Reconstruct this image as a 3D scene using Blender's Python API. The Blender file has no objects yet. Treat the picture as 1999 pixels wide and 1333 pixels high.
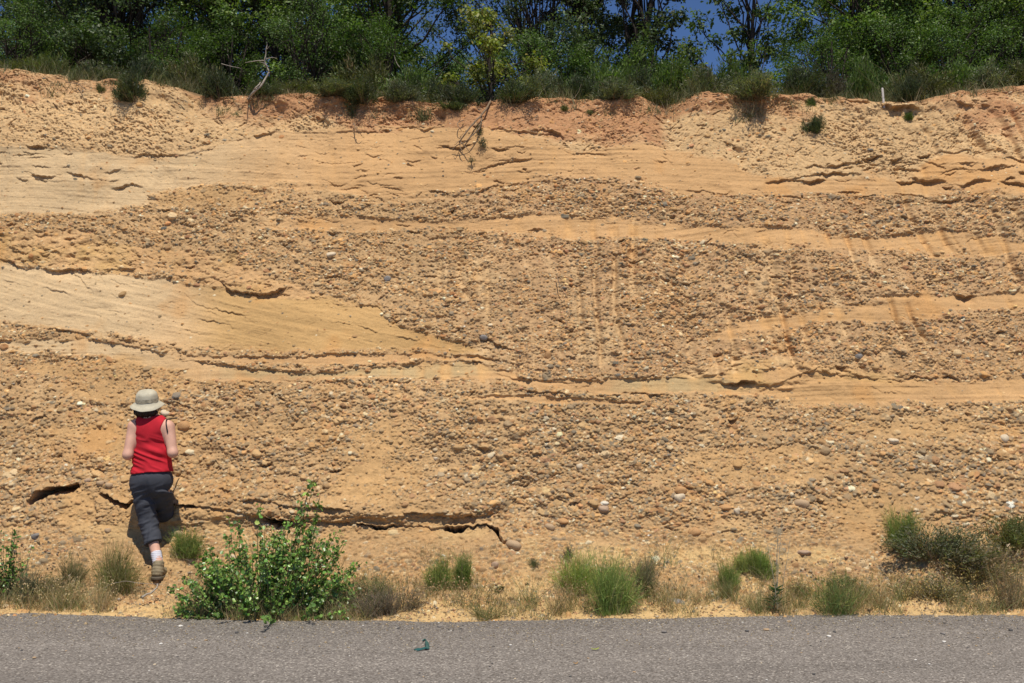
import bpy, math, random
import numpy as np
from math import radians, sin, cos, tan, atan, pi
R = np.random.default_rng(7)
random.seed(7)
C = bpy.context.scene.collection
SC = bpy.context.scene

# ------------------------------------------------------------------ camera, sky, sun, exposure
PITCH = atan((795 - 666.5) / 2000.0)
EYE = 1.6
cam_d = bpy.data.cameras.new('camera'); cam = bpy.data.objects.new('camera', cam_d); C.objects.link(cam)
cam_d.sensor_width = 36; cam_d.lens = 36.0; cam_d.clip_start = 0.05; cam_d.clip_end = 2000
cam.location = (0, 0, EYE); cam.rotation_euler = (pi / 2 + PITCH, 0, 0)
SC.camera = cam
SUN_EL, SUN_AZ = radians(67), radians(10)         # azimuth: 0 = straight behind the camera, negative = from its left
sd = np.array([sin(SUN_AZ) * cos(SUN_EL), -cos(SUN_AZ) * cos(SUN_EL), sin(SUN_EL)])   # towards the sun
W = bpy.data.worlds.new('World'); SC.world = W; W.use_nodes = True
nt = W.node_tree; nt.nodes.clear()
sky = nt.nodes.new('ShaderNodeTexSky'); sky.sky_type = 'NISHITA'; sky.sun_disc = False
sky.sun_elevation = SUN_EL; sky.sun_rotation = math.atan2(sd[0], sd[1])
sky.altitude = 3000; sky.air_density = 0.7; sky.dust_density = 0.0; sky.ozone_density = 8.0
bg = nt.nodes.new('ShaderNodeBackground'); bg.inputs[1].default_value = 0.13
wo = nt.nodes.new('ShaderNodeOutputWorld')
nt.links.new(sky.outputs[0], bg.inputs[0]); nt.links.new(bg.outputs[0], wo.inputs[0])
sl = bpy.data.lights.new('sun', 'SUN'); sl.energy = 4.6; sl.angle = radians(0.5); sl.color = (1.0, 0.94, 0.84)
so = bpy.data.objects.new('sun', sl); C.objects.link(so)
from mathutils import Vector, Matrix
so.rotation_euler = Vector(sd).to_track_quat('Z', 'Y').to_euler(); so.location = (0, -5, 12)
SC.view_settings.view_transform = 'Standard'; SC.view_settings.look = 'None'
SC.view_settings.gamma = 1.0; SC.view_settings.use_curve_mapping = False
SC.view_settings.exposure = 0.0

CP, SP = cos(PITCH), sin(PITCH)
def proj(x, y, z):
    zz = z - EYE
    f = y * CP + zz * SP; u = -y * SP + zz * CP
    return 999.5 + 2000 * x / f, 666.5 - 2000 * u / f
def unproj(px, py, Y):
    a = (px - 999.5) / 2000.0; b = (666.5 - py) / 2000.0
    dy = CP - b * SP; dz = SP + b * CP
    k = Y / dy
    return np.array([a * k, Y, EYE + dz * k])

# ------------------------------------------------------------------ helpers
def tag(o, label=None, cat=None, group=None, kind=None):
    if label: o['label'] = label
    if cat: o['category'] = cat
    if group: o['group'] = group
    if kind: o['kind'] = kind
    return o
def empty(name, loc, label, cat, group=None, rz=0):
    o = bpy.data.objects.new(name, None); C.objects.link(o); o.location = loc; o.rotation_euler = (0, 0, rz)
    o.empty_display_size = 0.1
    return tag(o, label, cat, group)
def make_mesh(name, V, F, mat=None, col=None, smooth=False):
    """V (n,3); F list of index arrays (m,k) ; col (n,3)"""
    me = bpy.data.meshes.new(name)
    V = np.asarray(V, dtype=np.float32)
    if not isinstance(F, (list, tuple)): F = [F]
    F = [np.asarray(f, dtype=np.int32) for f in F if len(f)]
    loops = np.concatenate([f.ravel() for f in F])
    sizes = np.concatenate([np.full(len(f), f.shape[1], dtype=np.int32) for f in F])
    starts = np.concatenate([[0], np.cumsum(sizes)[:-1]]).astype(np.int32)
    me.vertices.add(len(V)); me.vertices.foreach_set('co', V.ravel())
    me.loops.add(len(loops)); me.loops.foreach_set('vertex_index', loops)
    me.polygons.add(len(sizes)); me.polygons.foreach_set('loop_start', starts)
    if smooth: me.polygons.foreach_set('use_smooth', np.ones(len(sizes), dtype=bool))
    me.update(calc_edges=True)
    if col is not None:
        at = me.attributes.new('tint', 'FLOAT_COLOR', 'POINT')
        cc = np.ones((len(V), 4), dtype=np.float32); cc[:, :3] = col
        at.data.foreach_set('color', cc.ravel())
    if mat: me.materials.append(mat)
    return me
def add_obj(name, me, parent=None, loc=None):
    o = bpy.data.objects.new(name, me); C.objects.link(o)
    if parent: o.parent = parent
    if loc is not None: o.location = loc
    return o

def new_mat(name):
    m = bpy.data.materials.new(name); m.use_nodes = True
    n = m.node_tree; n.nodes.clear()
    out = n.nodes.new('ShaderNodeOutputMaterial')
    return m, n, out
def simple_mat(name, col, rough=0.9, var=0.15, scale=30, bump=0.0, bscale=200, attr=False, spec=0.3, bdist=0.01):
    m, n, out = new_mat(name); L = n.links.new
    b = n.nodes.new('ShaderNodeBsdfPrincipled'); L(b.outputs[0], out.inputs[0])
    b.inputs['Roughness'].default_value = rough
    b.inputs['Specular IOR Level'].default_value = spec
    tc = n.nodes.new('ShaderNodeTexCoord')
    no = n.nodes.new('ShaderNodeTexNoise'); no.inputs['Scale'].default_value = scale; no.inputs['Detail'].default_value = 5
    L(tc.outputs['Object'], no.inputs['Vector'])
    mr = n.nodes.new('ShaderNodeMapRange'); L(no.outputs[0], mr.inputs[0])
    mr.inputs[1].default_value = 0.3; mr.inputs[2].default_value = 0.7
    mr.inputs[3].default_value = 1 - var; mr.inputs[4].default_value = 1 + var
    vm = n.nodes.new('ShaderNodeVectorMath'); vm.operation = 'SCALE'
    if attr:
        a = n.nodes.new('ShaderNodeAttribute'); a.attribute_name = 'tint'; L(a.outputs[0], vm.inputs[0])
    else:
        vm.inputs[0].default_value = col
    L(mr.outputs[0], vm.inputs['Scale']); L(vm.outputs[0], b.inputs['Base Color'])
    if bump > 0:
        n2 = n.nodes.new('ShaderNodeTexNoise'); n2.inputs['Scale'].default_value = bscale; n2.inputs['Detail'].default_value = 4
        L(tc.outputs['Object'], n2.inputs['Vector'])
        bp = n.nodes.new('ShaderNodeBump'); bp.inputs['Strength'].default_value = bump; bp.inputs['Distance'].default_value = bdist
        L(n2.outputs[0], bp.inputs['Height']); L(bp.outputs[0], b.inputs['Normal'])
    return m
def leaf_mat(name, rough=0.5, trans=0.3, spec=0.4):
    m, n, out = new_mat(name); L = n.links.new
    a = n.nodes.new('ShaderNodeAttribute'); a.attribute_name = 'tint'
    oi = n.nodes.new('ShaderNodeObjectInfo')
    mr = n.nodes.new('ShaderNodeMapRange'); L(oi.outputs['Random'], mr.inputs[0]); mr.inputs[3].default_value = 0.85; mr.inputs[4].default_value = 1.15
    vm = n.nodes.new('ShaderNodeVectorMath'); vm.operation = 'SCALE'; L(a.outputs[0], vm.inputs[0]); L(mr.outputs[0], vm.inputs['Scale'])
    b = n.nodes.new('ShaderNodeBsdfPrincipled'); L(vm.outputs[0], b.inputs['Base Color'])
    b.inputs['Roughness'].default_value = rough; b.inputs['Specular IOR Level'].default_value = spec
    t = n.nodes.new('ShaderNodeBsdfTranslucent')
    v2 = n.nodes.new('ShaderNodeVectorMath'); v2.operation = 'MULTIPLY'; L(vm.outputs[0], v2.inputs[0]); v2.inputs[1].default_value = (1.3, 1.5, 0.6)
    L(v2.outputs[0], t.inputs[0])
    mx = n.nodes.new('ShaderNodeMixShader'); mx.inputs[0].default_value = trans
    L(b.outputs[0], mx.inputs[1]); L(t.outputs[0], mx.inputs[2]); L(mx.outputs[0], out.inputs[0])
    return m

# value noise on a hashed lattice
_T = R.random((8, 512, 512)).astype(np.float32)
def vnoise(x, y, k=0):
    x = x.astype(np.float32); y = y.astype(np.float32)
    xi = np.floor(x); yi = np.floor(y); fx = x - xi; fy = y - yi
    xi = xi.astype(np.int32) & 511; yi = yi.astype(np.int32) & 511
    fx = fx * fx * (3 - 2 * fx); fy = fy * fy * (3 - 2 * fy)
    T = _T[k % 8]; x1 = (xi + 1) & 511; y1 = (yi + 1) & 511
    a = T[yi, xi]; b = T[yi, x1]; c = T[y1, xi]; d = T[y1, x1]
    return (a + (b - a) * fx) * (1 - fy) + (c + (d - c) * fx) * fy
def fbm(x, y, oct=4, k=0, gain=0.5):
    s = 0; a = 1; t = 0
    for o in range(oct):
        s = s + a * (vnoise(x * 2 ** o + 17.3 * o, y * 2 ** o + 9.1 * o, k + o) - 0.5); t += a * 0.5; a *= gain
    return s / t
def sstep(a, b, x):
    t = np.clip((x - a) / (b - a), 0, 1); return t * t * (3 - 2 * t)
def poly(pts):
    p = np.array(pts, dtype=float)
    return lambda x: np.interp(x, p[:, 0], p[:, 1])

# ------------------------------------------------------------------ terrain: verge, bank, cut face, rim, hilltop
rim_py = poly([(-400, 130), (0, 132), (120, 143), (220, 158), (330, 163), (400, 188), (540, 184), (640, 186), (760, 194), (900, 202), (1050, 192),
               (1150, 196), (1240, 188), (1290, 205), (1350, 182), (1480, 181), (1560, 186), (1650, 200), (1760, 200), (1850, 176), (1999, 168), (2400, 165)])
edge_py = poly([(-400, 1185), (0, 1196), (300, 1205), (550, 1213), (900, 1214), (1300, 1207), (1600, 1202), (1999, 1202), (2400, 1200)])
def rim_z(x):
    x = np.asarray(x, dtype=float)
    px = 999.5 + 2000 * np.clip(x, -7, 7) / 12.2
    py = rim_py(px)
    b = (666.5 - py) / 2000.0
    return EYE + (SP + b * CP) * 11.5 / (CP - b * SP)
def edge_y(x):
    x = np.asarray(x, dtype=float)
    px = 999.5 + 2000 * np.clip(x, -5.5, 5.5) / 7.9
    py = edge_py(px); b = (666.5 - py) / 2000.0
    return -EYE * (CP - b * SP) / (SP + b * CP)
# profile control: (t, y, z, weight of the rim height)
PR = np.array([(0.0, 7.30, -0.06, 0), (0.5, 7.80, -0.02, 0), (1.25, 8.50, 0.09, 0), (1.4, 8.62, 0.16, 0), (2.05, 9.04, 0.60, 0.0),
               (4.6, 10.28, 2.90, 0.5), (7.10, 11.50, 5.15, 1.0), (7.35, 11.75, 5.23, 1.0), (8.6, 13.0, 5.32, 1.0), (16, 20, 5.7, 1), (60, 64, 7.5, 1), (400, 400, 9, 1)])
def profile(t):
    return [np.interp(t, PR[:, 0], PR[:, k]) for k in (1, 2, 3)]
def sm_profile(t):
    o = []
    acc = [0, 0, 0]
    offs = np.linspace(-0.12, 0.12, 7)
    for d in offs:
        v = profile(t + d)
        for k in range(3): acc[k] = acc[k] + v[k]
    return [a / len(offs) for a in acc]
GX = 0.0066
xd = np.arange(-7.5, 7.5, GX)
out = []; s = 0.02; x = 7.5
while x < 60:
    out.append(x); x += s; s *= 1.08
out = np.array(out)
XC = np.concatenate([-out[::-1] - GX, xd, out])
td = np.arange(0.50, 7.42, 0.0066)
tb = np.arange(0.0, 0.50, 0.013)
tf = []; s = 0.02; t = 7.43
while t < 300:
    tf.append(t); t += s; s *= 1.12
TR = np.concatenate([tb, td, np.array(tf)])
NX, NT = len(XC), len(TR)
yb, zb, wb = sm_profile(TR)
X = np.broadcast_to(XC[None, :], (NT, NX)).astype(np.float32)
Y = np.broadcast_to(yb[:, None], (NT, NX)).astype(np.float32)
Z = (zb[:, None] + wb[:, None] * (rim_z(XC)[None, :] - 5.15)).astype(np.float32)
TT = np.broadcast_to(TR[:, None], (NT, NX)).astype(np.float32)
PX, PY = proj(X, Y, Z)
PX = PX.astype(np.float32); PY = PY.astype(np.float32)
# masks of where on the profile we are
m_face = sstep(1.7, 2.15, TT) * (1 - sstep(7.15, 7.4, TT))      # cut face
m_bank = sstep(1.05, 1.5, TT) * (1 - m_face)
m_top = sstep(7.15, 7.4, TT)
m_dense = ((np.abs(X) < 7.5) & (TT < 8)).astype(np.float32)

# domain-warped photo coordinates in which the beds were surveyed
wx = PX + 14 * fbm(X * 3, TT * 3, 3, 1) + 5 * fbm(X * 25, TT * 25, 2, 2)
wy = PY + 7 * fbm(X * 2.2, TT * 4, 3, 3) + 7 * fbm(X * 14, TT * 18, 3, 4)
wy = wy + 11 * fbm(X * 1.3 + 8, TT * 13, 3, 5)
def band(top, bot, soft=7):
    T_, B_ = poly(top), poly(bot)
    tt = T_(wx); bb = B_(wx)
    x0 = max(top[0][0], bot[0][0]); x1 = min(top[-1][0], bot[-1][0])
    lim = 1.0
    if x0 > 5: lim = lim * sstep(x0 - 4, x0 + 14, wx)
    if x1 < 1990: lim = lim * (1 - sstep(x1 - 14, x1 + 4, wx))
    return sstep(-soft, soft, wy - tt) * sstep(-soft, soft, bb - wy) * lim
T1 = [(-400, 285), (0, 280), (150, 285), (250, 300), (290, 305), (350, 302), (450, 268), (550, 255), (800, 245), (950, 250), (1080, 280), (1130, 292), (1250, 280), (1300, 285),
      (1400, 302), (1470, 330), (1560, 345), (1700, 335), (1760, 350), (1790, 335), (1850, 300), (1960, 300), (1999, 312), (2400, 320)]
B1 = [(-400, 415), (0, 417), (215, 413), (275, 395), (330, 372), (500, 352), (640, 368), (760, 388), (900, 382), (980, 352), (1100, 347), (1250, 348), (1330, 377), (1600, 382), (1700, 385),
      (1800, 382), (1880, 366), (1999, 380), (2400, 385)]
s_up = band(T1, B1, 9)
D_t = [(430, 434), (600, 425), (800, 425), (950, 425), (1050, 415), (1200, 425), (1400, 437), (1550, 450), (1650, 458), (1800, 455), (1900, 455), (1999, 470), (2400, 480)]
D_b = [(430, 434), (620, 445), (850, 446), (1050, 454), (1200, 462), (1350, 471), (1500, 483), (1700, 491), (1850, 496), (1999, 497), (2400, 505)]
s_d = band(D_t, D_b)
E_t = [(-400, 445), (0, 452), (100, 452), (200, 462), (280, 476), (400, 490), (460, 502), (520, 535), (600, 562), (680, 590), (740, 610)]
E_b = [(-400, 500), (0, 508), (150, 525), (230, 527), (330, 532), (420, 562), (520, 585), (600, 592), (680, 600), (740, 612)]
s_e = band(E_t, E_b)
F_t = [(-400, 500), (0, 508), (60, 520), (150, 529), (240, 531), (330, 545), (420, 562), (500, 578), (640, 590), (740, 602), (790, 640), (860, 662), (930, 684)]
F_b = [(-400, 615), (0, 630), (100, 640), (200, 656), (300, 673), (450, 681), (650, 686), (850, 686), (930, 690)]
s_f = band(F_t, F_b)
F2_t = [(150, 662), (300, 688), (450, 692), (650, 694), (840, 691), (960, 705)]
F2_b = [(150, 664), (300, 690), (450, 706), (560, 716), (700, 716), (840, 702), (960, 709)]
s_f2 = band(F2_t, F2_b, 3)
H_t = [(-400, 650), (0, 668), (150, 664), (250, 681), (400, 704), (500, 722), (600, 729), (720, 726), (830, 712), (900, 709), (960, 722), (1040, 742), (1120, 744), (1200, 742), (1300, 742), (1400, 735), (1500, 728), (1560, 712)]
H_b = [(-400, 658), (0, 678), (200, 690), (300, 716), (400, 738), (550, 742), (700, 744), (850, 736), (950, 741), (1050, 757), (1200, 767), (1400, 768), (1500, 764), (1560, 765)]
s_h = band(H_t, H_b, 3)
s_h2 = band([(900, 768), (1000, 770), (1100, 772), (1260, 786)], [(900, 770), (1000, 782), (1120, 792), (1260, 790)], 3)
I_t = [(1360, 655), (1430, 636), (1500, 616), (1600, 600), (1700, 586), (1850, 571), (1999, 566), (2400, 560)]
I_b = [(1360, 657), (1430, 655), (1500, 642), (1600, 630), (1700, 626), (1800, 616), (1860, 606), (1999, 607), (2400, 600)]
s_i = band(I_t, I_b)
J_t = [(1290, 735), (1350, 722), (1400, 702), (1500, 695), (1570, 705), (1700, 722), (1800, 730)]
J_b = [(1290, 745), (1350, 748), (1400, 752), (1500, 754), (1560, 745), (1700, 745), (1800, 745)]
s_j = band(J_t, J_b, 5)
K_t = [(1480, 766), (1530, 745), (1580, 728), (1700, 736), (1850, 736), (1999, 735), (2400, 735)]
K_b = [(1480, 770), (1530, 782), (1600, 786), (1700, 791), (1850, 790), (1999, 791), (2400, 795)]
s_k = band(K_t, K_b)
# rough crumbly soil and marl under the rim
T1f = poly(T1)
s_soil = sstep(-6, 6, T1f(wx) - wy)
# sandy smears inside the lower gravels and on the bank
smear = sstep(0.05, 0.5, fbm(X * 0.9 + 5, TT * 1.6, 4, 5)) * sstep(790, 850, wy)
smear = np.maximum(smear, sstep(0.1, 0.4, fbm(X * 0.8, TT * 3.0 + 3, 3, 6)) * 0.5 * sstep(690, 720, wy) * (1 - sstep(760, 800, wy)) * sstep(1500, 1600, wx))
def blob(cx, cy, rx, ry, sft=0.35):
    d = ((wx - cx) / rx) ** 2 + ((wy - cy) / ry) ** 2
    return 1 - sstep(1 - sft, 1 + sft, d)
smear = np.maximum(smear, blob(155, 1000, 40, 45)); smear = np.maximum(smear, blob(660, 1048, 35, 25)); smear = np.maximum(smear, 0.8 * blob(450, 1018, 60, 28))
smear = np.maximum(smear, 0.8 * blob(910, 1045, 40, 22)); smear = np.maximum(smear, 0.7 * blob(1500, 905, 160, 40)); smear = np.maximum(smear, 0.6 * blob(330, 985, 30, 20))
smear = np.maximum(smear, 0.8 * blob(270, 750, 130, 35)); smear = np.maximum(smear, 0.9 * blob(180, 715, 120, 22))
smear = np.maximum(smear, 0.7 * blob(420, 385, 120, 18)); smear = np.maximum(smear, 0.6 * blob(1640, 760, 160, 30))
sand = np.clip(s_up + s_d + s_f + s_f2 + s_h + s_h2 + s_i + s_k, 0, 1)
rough_sand = np.clip(s_e + s_j, 0, 1) * (1 - sand)
gravel = np.clip(1 - sand - rough_sand * 0.85 - s_soil, 0, 1)
gravel = gravel * (1 - 0.75 * smear) * (1 - 0.5 * s_e)
gravel_dense = gravel

# pebble size (m, long radius) map
size = 0.0068 + 0.0016 * sstep(740, 800, wy) + 0.0022 * sstep(1500, 1700, wx) * sstep(780, 820, wy)
bankw = 1 - sstep(1.35, 1.95, TT + 0.3 * fbm(X * 1.2, TT * 2, 3, 4) + 0.25 * sstep(-0.2, 0.6, X))
size = size * (1 - bankw) + 0.0088 * bankw
size = size * (1 + 0.25 * fbm(X * 1.5, TT * 3, 2, 6))
# vertical grooves left by the digger and by rain
fl_x = X * 4.6 + (TT - 4) * (0.05 + 0.40 * sstep(0, 4, X)) + 0.75 * fbm(X * 1.6, TT * 0.9, 3, 7)
fl = np.abs(np.sin(pi * (fl_x * 0.95 + 0.9 * vnoise(fl_x * 0.7, TT * 0.3, 2))))
fl2 = np.abs(vnoise(fl_x * 2.3 + 9, TT * 0.35, 3) - 0.5) * 2
m_fl = sstep(700, 900, wx + 0.3 * (wy - 600)) * sstep(400, 470, wy) * (1 - sstep(700, 780, wy))
m_fl = np.maximum(m_fl, 0.9 * sstep(1620, 1760, wx) * sstep(180, 230, wy) * (1 - sstep(740, 800, wy)))
m_fl = np.maximum(m_fl, 0.30 - 0.22 * s_f) * (1 - 0.6 * sstep(800, 900, wy)) * 1.15 * (1 - 0.5 * s_up)
gmod = sstep(-0.25, 0.35, fbm(X * 2.3, TT * 1.5, 3, 3)); groove = (1 - sstep(0.05, 0.85, fl)) * (0.25 + 0.75 * gmod); groove2 = (1 - sstep(0, 0.5, fl2)) * (0.3 + 0.7 * gmod)

# --- height field
h = 0.10 * fbm(X * 0.45, TT * 0.6, 3, 0) + 0.035 * fbm(X * 1.6, TT * 2.2, 3, 1)
h = h * (m_face + 0.35 * m_bank + 0.15 * m_top)
h -= m_face * m_fl * (0.052 * groove + 0.016 * groove2) * (1 - 0.35 * sand)
# gravel beds stand a little proud of the sand, the sand weathers back
h += m_face * (0.022 * gravel_dense + 0.01 * rough_sand)
fine = fbm(X * 28, TT * 34, 3, 2)
mid = fbm(X * 8, TT * 13, 3, 3)
h += m_face * (sand * (0.006 * mid + 0.0015 * fine) + rough_sand * (0.03 * mid + 0.008 * fine) + gravel * (0.026 * mid + 0.018 * (0.35 - np.abs(fbm(X * 7, TT * 7, 3, 6))) + 0.008 * fine))
lam_c = (PY - 0.22 * PX * np.clip(s_f, 0, 1) + 0.10 * PX * s_d) / 5.0 + 3.0 * fbm(X * 0.6, TT * 1.5, 2, 3)
lami = fbm(X * 1.1, lam_c, 3, 7)
h += m_face * sand * (0.007 * lami + 0.010 * np.minimum(fbm(X * 5 + 2, TT * 16, 3, 4) + 0.15, 0) - 0.006 * np.abs(fbm(X * 20, TT * 26, 2, 6)))
h -= m_face * s_up * 0.03 * sstep(0.1, 0.5, fbm(X * 2.2, TT * 1.3, 3, 2))
ridg = 1 - np.abs(fbm(X * 5.5 + TT * 1.2, TT * 6.5, 4, 5))
ridg2 = 1 - np.abs(fbm(X * 16, TT * 18, 3, 6))
crumb = np.abs(fbm(X * 46, TT * 40, 2, 1))
rgh = 0.45 + 0.8 * sstep(-.3, .3, fbm(X * 1.7 + 4, TT * 2.6, 3, 3))
h += m_face * s_soil * rgh * (0.034 * (ridg - 0.8) + 0.014 * (ridg2 - 0.8) + 0.012 * fine - 0.026 * crumb)
h += m_face * s_soil * 0.03 * (np.abs(vnoise(X * 9 + TT * 2.5, TT * 1.6, 6) - 0.5) * 2 - 0.5) * sstep(1550, 1750, wx)
h += (1 - m_face) * (1 - m_top) * (0.018 * mid + 0.010 * fine + 0.025 * fbm(X * 3, TT * 4, 3, 4)) * (0.4 + 0.6 * sstep(0.9, 1.4, TT))
h += m_top * (0.03 * fbm(X * 3, Y * 3, 3, 4) + 0.2 * sstep(14, 22, Y) * fbm(X * .4, Y * .4, 3, 5))
# rim: soil lip slightly proud with small scallops
Z = Z + (0.05 * fbm(X * 2.1, X * 0 + 4, 4, 6) * m_top * (1 - sstep(8, 10, TT))).astype(np.float32)
h += 0.10 * fbm(X * 5, TT * 4, 3, 7) * sstep(6.75, 7.05, TT) * (1 - sstep(7.2, 7.4, TT))
h += 0.06 * sstep(6.85, 7.1, TT) * (1 - sstep(7.15, 7.35, TT)) * (0.6 + fbm(X * 2.5, TT * 1, 3, 1))
# scalloped erosion pockets in the soil near the rim
h -= m_face * s_soil * 0.05 * sstep(0.2, 0.6, fbm(X * 3.3, TT * 2.4, 3, 2))

# undercut lines: (polyline, depth m, reach px, x-variation)
shade_lines = [
    ([(58, 975), (75, 963), (95, 953), (125, 948), (150, 944)], 0.36, 7, 1),
    ([(205, 962), (225, 975), (250, 984), (262, 976)], 0.25, 5, 1),
    ([(325, 972), (360, 982), (400, 990), (450, 997), (500, 1008), (560, 1018), (620, 1020), (660, 1018), (700, 1022), (740, 1029), (800, 1024), (850, 1026), (905, 1028), (950, 1022), (975, 1036), (985, 1052)], 0.31, 2.6, 0),
    ([(430, 970), (500, 975), (560, 985), (640, 992), (700, 1002)], 0.04, 7, 0),
    ([(790, 995), (850, 1003), (900, 1010), (960, 1000)], 0.05, 7, 0),
    ([(0, 505), (40, 520), (100, 526), (160, 525), (230, 528), (262, 520)], 0.045, 6, 0),
    ([(420, 545), (470, 572), (520, 575), (560, 560)], 0.05, 8, 0),
    ([(1388, 743), (1420, 748), (1470, 746), (1500, 752), (1530, 741), (1565, 729), (1592, 718)], 0.09, 6, 0),
    ([(1420, 690), (1460, 693), (1500, 687)], 0.03, 6, 0),
    ([(255, 302), (300, 305), (345, 304), (400, 292), (460, 270), (540, 254)], 0.03, 5, 0),
    ([(640, 259), (760, 250), (900, 246), (1000, 257), (1090, 266)], 0.02, 5, 0),
    ([(1030, 258), (1060, 256), (1100, 268)], 0.06, 8, 0),
    ([(640, 625), (700, 637), (760, 652), (830, 668)], 0.010, 4, 0),
    ([(280, 660), (300, 648), (318, 630)], 0.03, 4, 0),
    ([(0, 632), (60, 636), (150, 645), (240, 663), (330, 676)], 0.02, 4, 0),
    ([(380, 700), (450, 715), (560, 726), (640, 724), (740, 711), (830, 706), (930, 716), (1000, 738), (1100, 744), (1200, 742), (1290, 740)], 0.015, 4, 0),
    ([(430, 744), (560, 745), (700, 746), (850, 738), (940, 742)], 0.014, 5, 0),
    ([(1020, 760), (1120, 770), (1300, 768)], 0.025, 5, 0),
    ([(1560, 722), (1700, 738), (1850, 736)], 0.02, 4, 0),
    ([(1500, 350), (1540, 348), (1580, 352), (1620, 346)], 0.045, 7, 0), ([(1560, 318), (1620, 324), (1680, 316)], 0.04, 7, 0),
    ([(1590, 340), (1640, 332), (1680, 340)], 0.04, 6, 0),
    ([(1780, 346), (1840, 352), (1880, 360), (1960, 344)], 0.06, 8, 0), ([(1880, 335), (1930, 326), (1975, 322)], 0.04, 7, 0), ([(1800, 325), (1850, 318), (1900, 318)], 0.03, 6, 0),
    ([(1820, 300), (1900, 292), (1960, 292)], 0.03, 6, 0),
    ([(1640, 196), (1700, 203), (1740, 212), (1790, 218)], 0.07, 10, 0), ([(1850, 200), (1900, 205), (1930, 202)], 0.06, 9, 0),
    ([(1330, 368), (1450, 385), (1600, 386)], 0.02, 5, 0), ([(880, 388), (960, 365), (1060, 350), (1150, 352)], 0.02, 5, 0),
    ([(1857, 566), (1870, 578), (1900, 577)], 0.08, 8, 0), ([(1030, 447), (1062, 446)], 0.08, 8, 0),
    ([(0, 540), (40, 552), (80, 560), (140, 572)], 0.012, 4, 0), ([(130, 520), (170, 560), (250, 585), (330, 600)], 0.012, 3, 0), ([(335, 545), (380, 590), (440, 605), (500, 622)], 0.014, 3, 0), ([(380, 618), (430, 628), (470, 640)], 0.012, 3, 0),
    ([(700, 590), (740, 600), (790, 640)], 0.012, 5, 0), ([(880, 690), (960, 700), (1060, 725)], 0.02, 4, 0), ([(930, 655), (990, 680), (1040, 700)], 0.03, 6, 0),
    ([(40, 282), (90, 284)], 0.05, 6, 0), ([(130, 335), (180, 345), (230, 350)], 0.03, 5, 0), ([(60, 342), (110, 346)], 0.04, 5, 0), ([(205, 330), (240, 328)], 0.035, 4, 0), ([(215, 366), (250, 357), (275, 362)], 0.035, 5, 0),
    ([(1430, 458), (1450, 466)], 0.03, 5, 0), ([(1290, 415), (1340, 412)], 0.02, 4, 0),
]
lx = PX + 6 * fbm(X * 9, TT * 9, 2, 1); ly = PY + 7 * fbm(X * 6, TT * 6, 3, 2) + 3 * fbm(X * 30, TT * 3, 2, 3)
for pts, dep, reach, hard in shade_lines:
    f = poly(pts); x0, x1 = pts[0][0], pts[-1][0]
    sel = (lx > x0 - 12) & (lx < x1 + 12) & (PY > min(p[1] for p in pts) - 15) & (PY < max(p[1] for p in pts) + 70)
    if not sel.any(): continue
    a, b = lx[sel], ly[sel]
    env = sstep(x0 - 10, x0 + 18, a) * (1 - sstep(x1 - 18, x1 + 10, a))
    d = b - f(a)
    wv = env * (1.0 if hard else np.clip(0.65 + 1.3 * fbm(a / 38, a * 0 + x0, 3, 4), 0.12, 1.4))
    rv = reach * (1.0 if dep < 0.3 or hard else np.clip(0.9 + 2.4 * fbm(a / 55 + 3, a * 0 + 2.0, 3, 5), 0.35, 2.6))
    if dep > 0.3 and not hard: wv = env * np.clip(0.10 + 1.3 * sstep(-0.12, 0.16, fbm(a / 60 + 1, a * 0 + 7.0, 3, 5)), 0, 1)
    prof = np.where(d > 0, np.exp(-(d / (rv * 1.6)) ** (1.5 if dep < 0.2 else 3)), 0) * np.clip(d / 1.2, 0, 1)
    lip = np.where(d <= 0, np.exp(-((d) / (reach * 1.3)) ** 2), np.clip(1 - d / 1.2, 0, 1)) * 0.35
    h[sel] += (wv * (min(dep, 0.12) * lip - dep * prof)).astype(np.float32)
# bulge of the big overhanging gravel lens above the main crack
h += m_face * 0.10 * sstep(900, 1000, wy) * (1 - sstep(1005, 1040, wy + 0.05 * (wx - 500))) * (1 - sstep(950, 1010, wx)) * sstep(190, 300, wx)
h += m_face * 0.05 * blob(1480, 722, 110, 30, 0.6)

# small spalled chips in the sand: crescent ledges
def to_ij(px, py):
    pass
i_dense0 = len(out); i_dense1 = i_dense0 + len(xd)
j0 = len(tb); j1 = j0 + len(td)
def stamp_ledges(n, mask, L, Wd, dep, slope=0.25):
    k = 0; tries = 0
    while k < n and tries < n * 40:
        tries += 1
        i = int(R.integers(i_dense0, i_dense1)); j = int(R.integers(j0, j1))
        if mask[j, i] < R.random(): continue
        k += 1
        l = L * math.exp(R.normal(0, 0.5)); w = Wd * math.exp(R.normal(0, 0.4)); dd = dep * math.exp(R.normal(0, 0.4))
        ni = int(l * 1.6 / GX) + 1; nj = int(w * 5 / GX) + 2
        a0, a1 = max(i - ni, 0), min(i + ni + 1, NX); b0, b1 = max(j - nj, j0), min(j + 4, NT)
        xx = (X[b0:b1, a0:a1] - X[j, i]); tt = (TT[j, i] - TT[b0:b1, a0:a1])
        sl_ = R.normal(0, slope); cv = R.normal(0, 0.25) / l
        d = tt - sl_ * xx - cv * xx * xx + 0.004 * np.sin(xx * (40 + 60 * R.random()) + i) + 0.003 * np.sin(xx * 170 + j)
        e = np.exp(-(xx / l) ** 4)
        h[b0:b1, a0:a1] -= (dd * e * np.where(d > 0, np.exp(-(d / w)) * np.clip(d / 0.006, 0, 1), 0)).astype(np.float32)
mf = m_face * m_dense
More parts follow.
